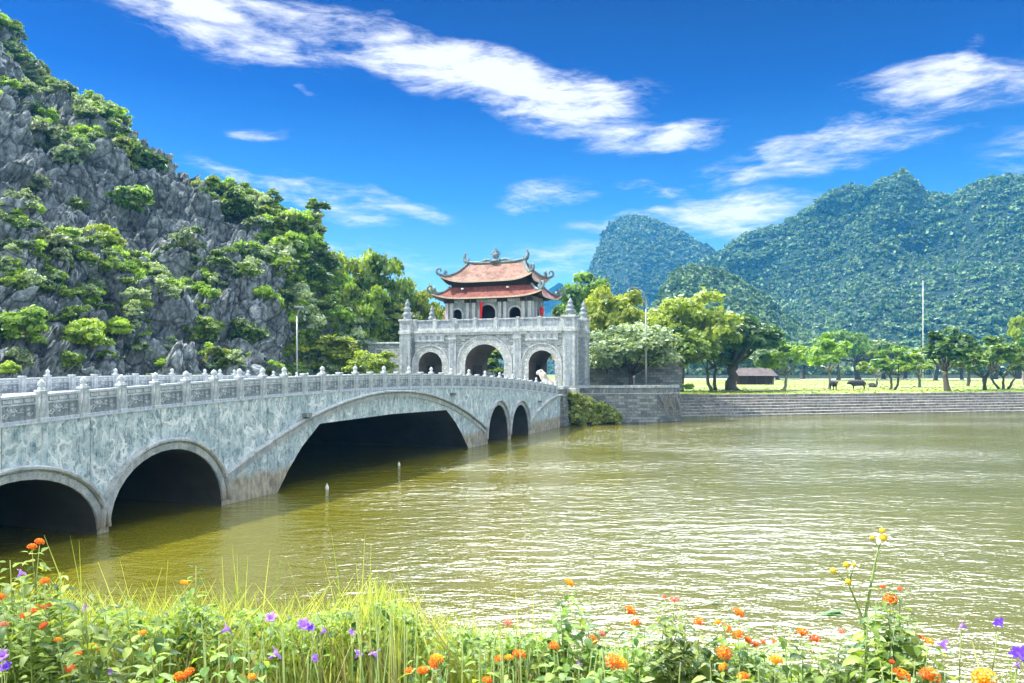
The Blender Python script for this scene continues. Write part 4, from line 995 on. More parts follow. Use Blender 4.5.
def build_tree(seed, H, rx, rz, trunkH, mat, bark, n=3200, leaf=.34, clumps=34, lean=0.0, stems=1, tr=.16, inner=.35):
    rg = np.random.default_rng(seed); cz = H - rz * .92
    C, Rr = crown_clumps(rg, clumps, rx, rz, cz, inner); C[:, 0] += lean * .6
    V, Fc, T = leaf_cloud(C, Rr, n, leaf, rg)
    crown = np_mesh('crown', V, Fc, mat, False, T)
    mb = MB().mat(bark)
    for s in range(stems):
        ox = (s - (stems - 1) / 2) * tr * 4.5; p = [Vector((ox * .6, 0, -.3))]
        fork = Vector((lean * .5 + ox * 2, rg.uniform(-.2, .2), trunkH))
        for i in range(1, 6):
            t_ = i / 5; p.append(Vector((ox * .6, 0, -.3)).lerp(fork, t_) + Vector((rg.uniform(-1, 1), rg.uniform(-1, 1), 0)) * tr * .4 * (1 if i < 5 else 0) + Vector((lean * .35 * math.sin(t_ * 3.1), 0, 0)))
        mb.tube(p, [tr * 1.7, tr * 1.15, tr, tr * .92, tr * .85, tr * .8], 8)
        for i in rg.choice(len(C), min(len(C), 9 if stems == 1 else 5), replace=False):
            c_ = Vector(C[i]); m_ = fork.lerp(c_, .5) + Vector((0, 0, -.1 * rz))
            mb.tube([fork, m_, c_], [tr * .55, tr * .34, tr * .1], 5)
    tmp = mb.build('trunk'); tm = tmp.data; bpy.data.objects.remove(tmp)
    return crown, tm
def build_bush(seed, rx, rz, mat, n=1500, leaf=.3, clumps=16):
    rg = np.random.default_rng(seed); C, Rr = crown_clumps(rg, clumps, rx, rz, rz * .25, .3, 1.0, -.95)
    V, Fc, T = leaf_cloud(C, Rr * 1.25, n, leaf, rg); me = np_mesh('crown', V, Fc, mat, False, T)
    mb = MB().mat(M['bark'])
    for i in range(5): c_ = Vector(C[i]); mb.tube([(0, 0, -rz * .35), c_ * .5, c_], [.09 * rx, .05 * rx, .015 * rx], 5)
    tmp = mb.build('stem'); tm = tmp.data; bpy.data.objects.remove(tmp)
    return me, tm
def tree(name, proto, loc, label, group=None, sc=(1, 1, 1), rz=None, cat='tree', stem='trunk'):
    e = empty(name, label, cat, loc, random.uniform(0, 6.28) if rz is None else rz, group); e.scale = sc
    link('crown', proto[0], e); link(stem, proto[1], e); return e
K = {}
K['broad'] = build_tree(1, 8.5, 5.2, 3.7, 2.2, M['leaf_pale'], M['bark'], 9500, .26, 60, tr=.28)
K['yellow'] = build_tree(2, 10, 4.6, 4.6, 3, M['leaf_yellow'], M['bark'], 6500, .33, 60, tr=.25)
K['dark'] = build_tree(3, 10, 4.4, 3.6, 3.2, M['leaf_dark'], M['bark'], 6500, .33, 50, tr=.45)
K['green'] = build_tree(4, 9, 4.2, 3.8, 2.6, M['leaf_green'], M['bark'], 6000, .33, 50, tr=.25)
K['green2'] = build_tree(5, 11, 3.6, 5.2, 3, M['leaf_green'], M['bark'], 6000, .33, 46, tr=.25)
K['lawn1'] = build_tree(6, 8, 3.0, 3.3, 2.4, M['leaf_yellow'], M['bark_pale'], 2600, .38, 24, .9, tr=.2, inner=.6)
K['lawn2'] = build_tree(7, 8, 2.5, 3.1, 2.5, M['leaf_green'], M['bark'], 2600, .38, 22, -.5, 2, .14, .5)
K['lawn3'] = build_tree(8, 9, 3.0, 3.4, 2.8, M['leaf_dark'], M['bark'], 3600, .36, 28, .3, 1, .28, .45)
K['lawn4'] = build_tree(9, 8.4, 2.9, 3.4, 2.0, M['leaf_green'], M['bark'], 3200, .38, 26, .2, 3, .16, .5)
K['wide'] = build_tree(10, 8.5, 5.5, 2.6, 4.0, M['leaf_green'], M['bark'], 3600, .5, 34, .3, 1, .3)
B = {}
B['pale'] = build_bush(21, 1.0, .95, M['leaf_pale'], 4200, .12, 30); B['yel'] = build_bush(22, 1.0, .9, M['leaf_yellow'], 4200, .12, 30)
B['grn'] = build_bush(23, 1.0, .95, M['leaf_green'], 4200, .12, 30); B['drk'] = build_bush(24, 1.0, 1.0, M['leaf_dark'], 4000, .12, 30)
B['grn2'] = build_bush(25, 1.0, .8, M['leaf_green'], 2400, .16, 18); B['pale2'] = build_bush(26, 1.0, 1.1, M['leaf_pale'], 2400, .16, 18)

def put(kind, px, base, Y, top, wpx, label, group=None, z=None, name='tree', H0=None, rz=None, gz=None):
    """tree whose foot stands at column px; its crown top row and width in pixels set its size"""
    me = K[kind][0]; co = np.empty(len(me.vertices) * 3, np.float32); me.vertices.foreach_get('co', co); co = co.reshape(-1, 3)
    h0 = np.percentile(co[:, 2], 99.5); w0 = (np.percentile(co[:, 0], 99) - np.percentile(co[:, 0], 1))
    gz = LZ if gz is None else gz; zt = EYE + (HY - top) / F * Y
    h = zt - gz; wd = wpx / F * Y
    x = (px - 512) / F * Y
    return tree(name, K[kind], (x, Y, gz), label, group, (wd / w0, wd / w0, h / h0), rz)
GT = 3.5
g1 = 'trees beside the gatehouse'
put('broad', 632, 383, 97.5, 325, 88, 'broad pale green tree with low spreading crown behind the quay wall by the lamp post', g1, gz=GT, rz=.3)
put('yellow', 614, 380, 112, 292, 66, 'rounded yellow green tree rising behind the broad pale tree', g1, gz=GT, rz=1.2)
put('green', 672, 382, 104, 327, 62, 'dark green tree right of the lamp post behind the end of the quay', g1, gz=GT, rz=4.2)
put('yellow', 681, 382, 128, 296, 90, 'tall yellow green tree behind the right end of the quay wall', g1, gz=LZ, rz=2.5)
put('dark', 733, 391, 137, 314, 96, 'large dark green tree with thick trunk at the left edge of the lawn', g1, rz=2.0)
put('lawn2', 714, 390, 139, 328, 50, 'smaller green tree with thin trunk left of the large dark tree', g1, rz=.6)
put('green2', 582, 375, 150, 274, 50, 'round grey green tree far behind the right end of the gatehouse', g1, gz=GT)
put('green', 560, 375, 126, 308, 40, 'green tree behind the right pinnacles of the gatehouse', g1, gz=GT)
put('green2', 500, 380, 118, 345, 34, 'dark leafy tree seen through the middle arch of the gatehouse', g1, gz=GT)
put('yellow', 420, 375, 112, 290, 36, 'yellow green tree behind the left end of the gatehouse terrace', g1, gz=GT)
put('green', 440, 375, 121, 305, 40, 'green tree between the left terrace pinnacle and the upper storey', g1, gz=GT)
put('dark', 606, 383, 102, 345, 44, 'dark bushy tree against the shaded wall right of the gatehouse', g1, gz=GT)
g2 = 'trees on the lawn'
L_ = [('lawn1', 782, 390, 340, 44, 'yellow green tree with bent forked trunk standing right of the large dark tree'), ('lawn1', 828, 389, 334, 38, 'leaning yellow green tree with the standing head on buffalo at its foot'),
      ('lawn1', 874, 387, 352, 30, 'slender yellow green tree with the lying buffalo beside it'), ('lawn2', 892, 390, 346, 36, 'slim green tree with propped trunk just left of the white mast'),
      ('lawn1', 919, 387, 350, 40, 'thin crowned yellow tree at the foot of the white mast'), ('lawn3', 948, 391, 329, 46, 'dark green tree with straight dark trunk right of the white mast'),
      ('lawn2', 968, 386, 342, 34, 'light green tree between the straight dark tree and the many stemmed tree'), ('lawn4', 985, 390, 337, 46, 'bushy green tree with several dark stems from one foot'),
      ('lawn4', 1004, 389, 338, 40, 'bushy green tree with three thin stems right of the darker many stemmed one'), ('lawn3', 1030, 388, 332, 44, 'dark trunked tree cut by the right edge of the picture'), ('lawn1', 1026, 386, 310, 30, 'tall yellow green tree tip at the right edge of the picture')]
for i, (k_, px, by, top, wd, lb) in enumerate(L_):
    Y = (EYE - LZ) * F / (by - HY); put(k_, px, by, Y, top, wd, lb, g2, rz=[0, .5, 5.8, 3.3, .8, 2.2, 4, 1, 2.7, .3, 1.9][i])
g3 = 'distant trees behind the lawn'
D_ = [(738, 348, 44, 'far tree left of the pavilion roof behind the large dark tree'), (778, 349, 40, 'far tree right of the pavilion'), (756, 345, 40, 'far wide tree seen just behind the pavilion'), (802, 342, 46, 'far wide tree left of the leaning tree'), (838, 331, 38, 'tallest far tree, showing above the leaning tree'), (858, 340, 52, 'far flat topped tree behind the standing side on buffalo'),
      (884, 341, 44, 'far flat topped tree behind the slim propped tree'), (905, 350, 34, 'low far tree left of the mast foot'), (936, 346, 40, 'far tree between the mast and the straight dark tree'), (962, 350, 34, 'low far tree behind the light green tree'), (995, 345, 44, 'far tree behind the two bushy many stemmed trees'), (1018, 348, 40, 'far tree near the right edge of the picture')]
for i, (px, top, wd, lb) in enumerate(D_): put('wide' if i % 3 else 'green', px, 378, 300 + 25 * (i % 4), top, wd * 1.3, lb, g3)
g4 = 'trees at the foot of the limestone hill'
T_ = [('yellow', 352, 112, 252, 56, 'upright green tree left of the tall spreading tree, highest of the hill foot'), ('green', 380, 110, 258, 62, 'tall spreading green tree with thin branches reaching right towards the gatehouse'), ('yellow', 366, 104, 288, 48, 'yellow green tree in front of the tall spreading tree'),
      ('green2', 398, 106, 306, 50, 'green tree just left of the tall gatehouse pinnacle'), ('green', 342, 102, 288, 48, 'mid green tree between the cliff and the yellow green tree'), ('yellow', 326, 93, 337, 74, 'low spreading yellow tree behind the bridge beside the hill lamp post'),
      ('yellow', 374, 90, 352, 46, 'low pale yellow tree in front of the left boundary wall'), ('green', 334, 106, 262, 44, 'dark green tree against the right end of the cliff'), ('green', 415, 118, 298, 34, 'green tree peeping over the terrace left of the roof corner')]
for i, (k_, px, Y, top, wd, lb) in enumerate(T_): put(k_, px, 0, Y, top, wd, lb, g4, gz=3.5 if Y < 108 else 5)
# ---- bushes growing on the rocks
g5 = 'bushes on the limestone hill'
H_ = [('grn', 20, 318, 54, 'large round green bush at the left edge low on the hill'), ('yel', 91, 327, 50, 'bright yellow green bush low on the rocks left of the big cliff'), ('yel', 121, 322, 34, 'yellow green bush joined to the right of the brightest bush'),
      ('yel', 113, 232, 46, 'yellow green bush on the ledge above the split boulders'), ('pale', 50, 238, 44, 'pale grey green bush left of the ledge bush'), ('grn', 12, 282, 30, 'small green bush above the large one at the left edge'),
      ('grn', 131, 211, 38, 'green bush just above and right of the yellow ledge bush'), ('pale2', 190, 243, 40, 'tall pale bush hanging down the middle of the cliff'), ('pale', 203, 270, 26, 'small pale bush under the tall hanging bush'),
      ('grn', 203, 322, 44, 'green bush in the gully right of the big cliff'), ('drk', 255, 330, 46, 'dark green bush with flat top above the low rocks near the lamp post'), ('grn', 284, 240, 50, 'wide green bush on the upper shoulder right of the cliff'),
      ('drk', 314, 268, 50, 'dark green bush hanging at the right end of the cliff'), ('yel', 287, 306, 28, 'small yellow green bush left of the grey bush'), ('pale', 316, 312, 38, 'grey green bush beside the head of the hill lamp post'),
      ('grn', 311, 332, 28, 'small round pale bush below the grey bush'), ('pale', 35, 70, 38, 'rounded bush near the top left of the hill'), ('drk', 8, 24, 24, 'dark bush on the very top left of the ridge'),
      ('pale', 52, 130, 50, 'large pale bush high on the left slope'), ('pale2', 76, 148, 38, 'pale bush just right of the large high one'), ('grn', 122, 148, 44, 'green bush below the ridge in the middle slope'),
      ('drk', 152, 156, 36, 'dark bush on the ridge above the middle cliff'), ('pale', 155, 134, 24, 'small bush breaking the ridge line'), ('grn', 93, 104, 30, 'green bush on the upper ridge'),
      ('pale', 129, 207, 30, 'pale bush over the split boulders'), ('pale', 20, 198, 38, 'pale bush at the left edge halfway up'), ('pale', 42, 182, 28, 'small pale bush halfway up the left slope'), ('grn', 80, 200, 26, 'small green bush on the middle ledges'),
      ('grn', 212, 182, 36, 'green bush at the step in the ridge'), ('drk', 240, 200, 40, 'dark bush on the ridge right of the step'), ('grn', 262, 208, 36, 'green bush on the falling ridge'), ('grn', 288, 216, 40, 'green bush near the lower end of the ridge'),
      ('drk', 304, 236, 36, 'dark bush where the ridge drops to the trees'), ('drk', 322, 258, 34, 'lowest dark bush on the ridge end'), ('pale', 22, 352, 30, 'small bush at the left edge behind the balustrade'), ('grn', 62, 358, 26, 'low green bush behind the balustrade under the yellow bush'),
      ('yel', 8, 366, 24, 'low yellow bush at the far left behind the balustrade'), ('grn', 222, 352, 34, 'green bush low in the gully behind the balustrade'), ('grn', 58, 276, 22, 'little green bush between grey boulders on the left')]
for i, (k_, px, py, wd, lb) in enumerate(H_):
    p, j = hill_at(px, py + wd * .25); s = wd / F * p.y / 2 * .92
    if p.z < 4.5: p.z = 4.5
    tree('hillside_bush', B[k_], p + Vector((0, -s * .35, -s * .25)), lb, g5, (s, s, s), cat='bush', stem='stem')
# dense scrub of the hill: one mass
def scatter(name, pts, protos, mats, kind='stuff', rg=rng):
    """many clumps merged into ONE mesh; pts rows: x y z scale zscale"""
    Vs = []; Fs = []; Ts = []; off = 0
    for q, row in enumerate(pts):
        me = protos[q % len(protos)]; V, Fc, T = me
        a = rg.uniform(0, 6.28); c_, s_ = math.cos(a), math.sin(a)
        W = np.stack([V[:, 0] * c_ - V[:, 1] * s_, V[:, 0] * s_ + V[:, 1] * c_, V[:, 2] * row[4]], -1) * row[3] + row[:3]
        Vs.append(W); Fs.append(Fc + off); Ts.append(np.clip(T * .7 + rg.uniform(-.15, .45), 0, 1)); off += len(V)
    o = link(name, np_mesh(name, np.concatenate(Vs), np.concatenate(Fs), mats, False, np.concatenate(Ts)))
    return tag(o, kind=kind)
def clump(seed, n, leaf, cl=8):
    rg = np.random.default_rng(seed); C, Rr = crown_clumps(rg, cl, 1.0, .8, .35, .3); return leaf_cloud(C, Rr * 1.5, n, leaf, rg)
rg = np.random.default_rng(5)
def hill_scatter(n, xr, kr, smin, smax, dens):
    out = []
    while len(out) < n:
        px = rg.uniform(*xr); k = rg.uniform(*kr) 
        i = int(np.argmin(abs(pu - px))); j = int(np.argmin(abs(kv - k))); p = HV[i, j]
        d = vnoise(np.array([p]) + 9, 13.)[0] + .35 * vnoise(np.array([p]), 4.)[0]
        if d < dens(px, k): continue
        s = rg.uniform(smin, smax); out.append((p[0], p[1], p[2] + s * .1, s, rg.uniform(.7, 1.1)))
    return out
pts = hill_scatter(1000, (-160, 340), (.1, 1.0), .3, 1.5, lambda px, k: .22 - .75 * max(0, k - .6) * 2 - max(0, px - 240) / 300)
pts += hill_scatter(460, (-160, 345), (.82, 1.02), .5, 1.9, lambda px, k: -.35)
pts += hill_scatter(160, (-160, 330), (.01, .16), .3, 1.0, lambda px, k: -.2)
pts += hill_scatter(200, (240, 480), (.3, 1.0), 1.2, 2.6, lambda px, k: -.9)
tn = [clump(50, 760, .13), clump(51, 760, .13), clump(52, 700, .14)]
scatter('hillside_scrub', pts[0::3], tn, M['leaf_green']); scatter('hillside_scrub', pts[1::3], tn, M['leaf_pale']); scatter('hillside_scrub', pts[2::3], tn, M['leaf_yellow'])
# trees and creepers at the water by the abutment
pts = []
for i in range(130): t_ = rg.random(); xx = rg.uniform(0, 6.5); pts.append((5.9 + xx, 86.6 + xx * .35 + rg.uniform(-1.3, .6), .15 + rg.uniform(0, 1) * max(.7, 4.4 - xx * .6), rg.uniform(.3, .8), 1.2))
scatter('waterside_shrubs', pts, [clump(60, 300, .2), clump(61, 300, .2)], M['leaf_grass'])
pts = [(x, y, 3.6, rg.uniform(.3, .7), 1.0) for x, y in [(22.5 + rg.uniform(0, 3), 105 + rg.uniform(0, 7)) for _ in range(22)]]
scatter('shrubs_by_steps', pts, [clump(62, 260, .22)], M['leaf_yellow'])
# ---- mountain forest: crowns as leafy clumps, one mass
def far_clump(seed, n=40):
    rg = np.random.default_rng(seed); C, Rr = crown_clumps(rg, 5, .85, .7, .35, .3); return leaf_cloud(C, Rr * 2.0, n, .55, rg, .6, .8, 1.3)
fcl = [far_clump(70 + i) for i in range(6)]
for mi, (Pm, Km) in enumerate(MTN[:3]):
    out = []; nu, nv = Pm.shape[:2]; n = [27000, 10000, 6500][mi]; sc0 = [3.5, 3.9, 2.7][mi]
    i = rg.integers(0, nu - 1, n); kk = rg.random(n) * 1.02; j = np.clip((kk / 1.5 * (nv - 1)).astype(int), 0, nv - 2); fi = rg.random(n); fj = rg.random(n)
    p = Pm[i, j] * ((1 - fi) * (1 - fj))[:, None] + Pm[i + 1, j] * (fi * (1 - fj))[:, None] + Pm[i, j + 1] * ((1 - fi) * fj)[:, None] + Pm[i + 1, j + 1] * (fi * fj)[:, None]
    px = 512 + p[:, 0] / p[:, 1] * F; ok = (px > 500) & (px < 1130)
    dn = vnoise(p * np.array([1, 1, .5]), 40.) + .5 * vnoise(p, 14.); ok &= dn > -.85
    p = p[ok]; s = sc0 * (.4 + 1.0 * rg.random(len(p)) ** 2.2)
    scatter('mountain_forest', np.concatenate([p + np.array([0, 0, .5]) , s[:, None], np.full((len(p), 1), 1.0)], 1), fcl, M['leaf_far'])
# low belt of trees along the mountain foot
x = rg.uniform(60, 420, 380); Y = rg.uniform(402, 500, 380); pts = np.stack([x * Y / 420, Y, np.full(380, LZ + 1.5), rg.uniform(2.6, 6.5, 380), rg.uniform(.7, 1.0, 380)], -1)
scatter('mountain_foot_thicket', pts, [clump(80, 160, .4), clump(81, 160, .4)], M['leaf_far'])
# scattered tufts on the lawn
n = 2600; x = rg.uniform(0, 1, n); Y = 110 + 200 * rg.random(n) ** 1.6; X = 26 + x * (Y * .72 - 20)
X = np.maximum(X, 24 + 0 * X); okk = (Vector((0, 0)) is not None)
ds = (X - S0.x) * snv.x + (Y - S0.y) * snv.y; m_ = ds > NS * RUN + .6
pts = np.stack([X[m_], Y[m_], np.full(m_.sum(), LZ), rg.uniform(.1, .28, m_.sum()), rg.uniform(.3, .6, m_.sum())], -1)
scatter('grass_tufts', pts, [clump(90, 18, .8, 3), clump(91, 18, .8, 3)], M['leaf_grass'])
# ================================================================ haze
hm = bpy.data.materials.new('haze'); hm.use_nodes = True; t = NT(hm.node_tree); t.n.clear()
pv_ = t.new('ShaderNodeVolumePrincipled'); t.put(pv_.inputs['Color'], (.07, .46, .95)); pv_.inputs['Density'].default_value = HAZE; pv_.inputs['Anisotropy'].default_value = .25
t.l.new(pv_.outputs[0], t.new('ShaderNodeOutputMaterial').inputs['Volume'])
tag(MB().mat(hm).box(-1600, 2500, -110, 2800, -2.2, 262).build('haze'), kind='stuff')
# ================================================================ flowers on the near bank
def bank_z(y): return float(np.interp(y, [1.6, 2.4, 3.6, 4.4, 6.2, 8.2], [4.5, 4.45, 4.35, 3.6, 1.6, -.6]))
def leaf_shape(mb, base, d, n, L, W, fold=.25, droop=.25):
    """one ovate leaf, folded along the midrib: base point, direction, upward normal"""
    d = d.normalized(); s = d.cross(n).normalized(); n = s.cross(d); m = []
    for t_, w_ in ((0, 0), (.22, .75), (.5, 1), (.78, .62), (1, 0)):
        c_ = base + d * (L * t_) - n * (droop * L * t_ * t_); m.append((c_, w_ * W / 2))
    vs = []; 
    for c_, hw in m: vs += [c_ - s * hw + n * (fold * hw), c_, c_ + s * hw + n * (fold * hw)]
    fs = []
    for i in range(4):
        a = 3 * i; fs += [(a, a + 1, a + 4, a + 3), (a + 1, a + 2, a + 5, a + 4)]
    mb.add(vs, fs, True)
def tone_attr(o, rg, per=15):
    me = o.data; n = len(me.vertices); a = me.attributes.new('tone', 'FLOAT', 'POINT'); v = np.repeat(np.clip(rg.normal(.45, .28, n // per + 1), 0, 1), per)[:n].astype(np.float32); a.data.foreach_set('value', v)
def flower_mat(name, a, b):
    m, t, p, out = new_mat(name); z = t.new('ShaderNodeAttribute', attribute_name='tone').outputs['Fac']
    col = t.mix(z, a, b); t.put(p.inputs['Base Color'], col); p.inputs['Roughness'].default_value = .6
    tr = t.new('ShaderNodeBsdfTranslucent'); t.put(tr.inputs[0], col); mx = t.new('ShaderNodeMixShader'); mx.inputs[0].default_value = .3
    t.l.new(p.outputs[0], mx.inputs[1]); t.l.new(tr.outputs[0], mx.inputs[2]); t.l.new(mx.outputs[0], out.inputs[0]); return m
FM = {'orange': flower_mat('petal_orange', (.80, .13, .01), (.92, .42, .02)), 'gold': flower_mat('petal_gold', (.88, .30, .01), (.92, .62, .05)),
      'red': flower_mat('petal_red', (.75, .08, .02), (.88, .26, .05)), 'pink': flower_mat('petal_pink', (.70, .16, .12), (.85, .42, .30)),
      'violet': flower_mat('petal_violet', (.30, .10, .62), (.55, .30, .85)), 'deep': flower_mat('petal_deep_violet', (.12, .04, .60), (.28, .10, .80)), 'yellow': flower_mat('petal_yellow', (.80, .55, .02), (.9, .75, .1)), 'white': flower_mat('petal_white', (.8, .8, .75), (.85, .85, .8))}
def head_mesh(col, seed):
    """domed lantana head of many four petalled florets, radius 1"""
    rg = np.random.default_rng(seed); mb = MB().mat(FM[col]); T = []
    for i in range(34):
        th = math.acos(1 - (i + .5) / 34 * 1.15); ph = i * 2.39996; d = Vector((math.sin(th) * math.cos(ph), math.sin(th) * math.sin(ph), math.cos(th) * .75))
        nn_ = Vector((d.x, d.y, d.z * 1.3 + .1)).normalized(); a = nn_.orthogonal().normalized(); b = nn_.cross(a); r0 = rg.uniform(0, 1.5); s = rg.uniform(.2, .28); tn_ = 1 - th / 1.7 + rg.uniform(-.25, .25)
        vs = [d * .86]
        for q in range(8):
            aa = r0 + q * math.pi / 4; rr = s if q % 2 == 0 else s * .62; vs.append(d + (a * math.cos(aa) + b * math.sin(aa)) * rr + nn_ * .03)
        mb.add(vs, [(0, 1 + q, 1 + (q + 1) % 8) for q in range(8)], False); T += [max(0, min(1, tn_))] * 9
    mb.lathe([(.1, -.5), (.45, -.2), (.6, .1), (.3, .3)], n=8); T += [0.2] * 32
    o = mb.build('flower_head'); me = o.data; a = me.attributes.new('tone', 'FLOAT', 'POINT'); a.data.foreach_set('value', np.array(T[:len(me.vertices)] + [0.2] * (len(me.vertices) - len(T)), np.float32)); bpy.data.objects.remove(o); return me
HM = {(c_, i): head_mesh(c_, 5 + i) for c_ in ('orange', 'gold', 'red', 'pink', 'yellow') for i in range(2)}
def ruellia_mesh(col, seed):
    """five lobed funnel flower facing +Z, radius 1"""
    rg = np.random.default_rng(seed); mb = MB().mat(FM[col]); T = []; n = 25; rings = []
    for t_, r_, z_ in ((0, .12, -1.1), (.35, .2, -.5), (.6, .42, -.12), (.85, .8, .05), (1, 1.0, .0)):
        for q in range(n):
            a = 2 * math.pi * q / n; lob = abs(math.sin(2.5 * a)) ** .6; k_ = 1 if t_ < .6 else (1 - (t_ - .6) * 1.1 * (1 - lob))
            rings.append((r_ * k_ * math.cos(a), r_ * k_ * math.sin(a), z_ + .12 * (t_ > .8) * math.sin(5 * a + seed) * rg.uniform(.4, 1.2))); T.append(t_ * .8 + .2 * rg.random())
    mb.add(rings, [(i * n + j, i * n + (j + 1) % n, (i + 1) * n + (j + 1) % n, (i + 1) * n + j) for i in range(4) for j in range(n)], True)
    o = mb.build('flower'); me = o.data; a = me.attributes.new('tone', 'FLOAT', 'POINT'); a.data.foreach_set('value', np.array(T, np.float32)); bpy.data.objects.remove(o); return me
RM = {(c_, i): ruellia_mesh(c_, 5 + i) for c_ in ('violet', 'deep') for i in range(2)}
CNT = {'lantana': 0}
def curve_pts(a, b, bend, n=7):
    a, b = Vector(a), Vector(b); return [a.lerp(b, i / (n - 1)) + Vector(bend) * math.sin(math.pi * i / (n - 1)) for i in range(n)]
def lantana(label, Y, heads, seed, leafs=1.0, extra=(), leafL=.042, group='lantana plants on the near bank'):
    """bushy lantana: heads = (px, py, radius in px, colour); extra = leafy shoot tips (px, py)"""
    Y = Y * .9; rg = np.random.default_rng(seed); mx = sum(h[0] for h in list(heads) + [e + (0,) for e in extra]) / (len(heads) + len(extra))
    base = at(mx, 700, Y); base = Vector((base.x, Y + rg.uniform(-.05, .1), bank_z(Y) - .02)); 
    e = empty('lantana', label, 'flowering plant', base, 0, group)
    st_ = MB().mat(M['twig']); fo = MB().mat(M['leaf_herb'])
    tips = [(h[0], h[1] + h[2] * .6, h) for h in heads] + [(x[0], x[1], None) for x in extra]
    for (px, py, h) in tips:
        tp = at(px, py, Y + rg.uniform(-.12, .12)) - base; root = Vector((rg.uniform(-.06, .06) + tp.x * .35, rg.uniform(-.05, .05), 0))
        pts = curve_pts(root, tp, (rg.uniform(-.03, .03), rg.uniform(-.03, .03), 0)); st_.tube(pts, [.006 - .0008 * i for i in range(7)], 5)
        L = (tp - root).length; nn_ = int(max(5, L / .02)); nn_ = min(nn_, 32)
        for q in range(nn_):
            t_ = 1 - (q * .02 + .01) / L
            if t_ < .05: break
            f_ = t_ * 6; i_ = min(5, int(f_)); p = pts[i_].lerp(pts[i_ + 1], f_ - i_)
            sz = leafL * leafs * (.55 + .5 * min(1, q / 3)) * rg.uniform(.75, 1.2)
            for s in (0, 1):
                a = q * 1.57 + s * math.pi + rg.uniform(-.5, .5); el_ = rg.uniform(-.45, .5); d = Vector((math.cos(a) * math.cos(el_), math.sin(a) * math.cos(el_), math.sin(el_)))
                if q > 6 and rg.random() < .35:           # side twig with its own small leaves
                    p2 = p + d * rg.uniform(.05, .11) + Vector((0, 0, .03)); st_.tube([p, p2], [.0025, .0015], 4)
                    for r_ in range(3): a2 = rg.uniform(0, 6.28); leaf_shape(fo, p2, Vector((math.cos(a2), math.sin(a2), rg.uniform(-.5, .5))), Vector((0, 0, 1)), sz * .75, sz * .42)
                leaf_shape(fo, p + d * .012, d, Vector((rg.uniform(-.3, .3), rg.uniform(-.3, .3), 1)), sz, sz * .56, .3, rg.uniform(.0, .6))
    so_ = st_.build('stem', None, e); fo_ = fo.build('foliage', None, e); tone_attr(fo_, rg)
    for h in heads:
        me = HM[(h[3], int(rg.integers(0, 2)))]; tp = at(h[0], h[1], Y) - base; o = link('flower_head', me, e, tp); r = h[2] / F * Y * .74; o.scale = (r, r, r); o.rotation_euler = (rg.uniform(-.1, .7), rg.uniform(-.4, .4), rg.uniform(0, 6))
    return e
O, G_, Rd_, Pk, Ye = 'orange', 'gold', 'red', 'pink', 'yellow'
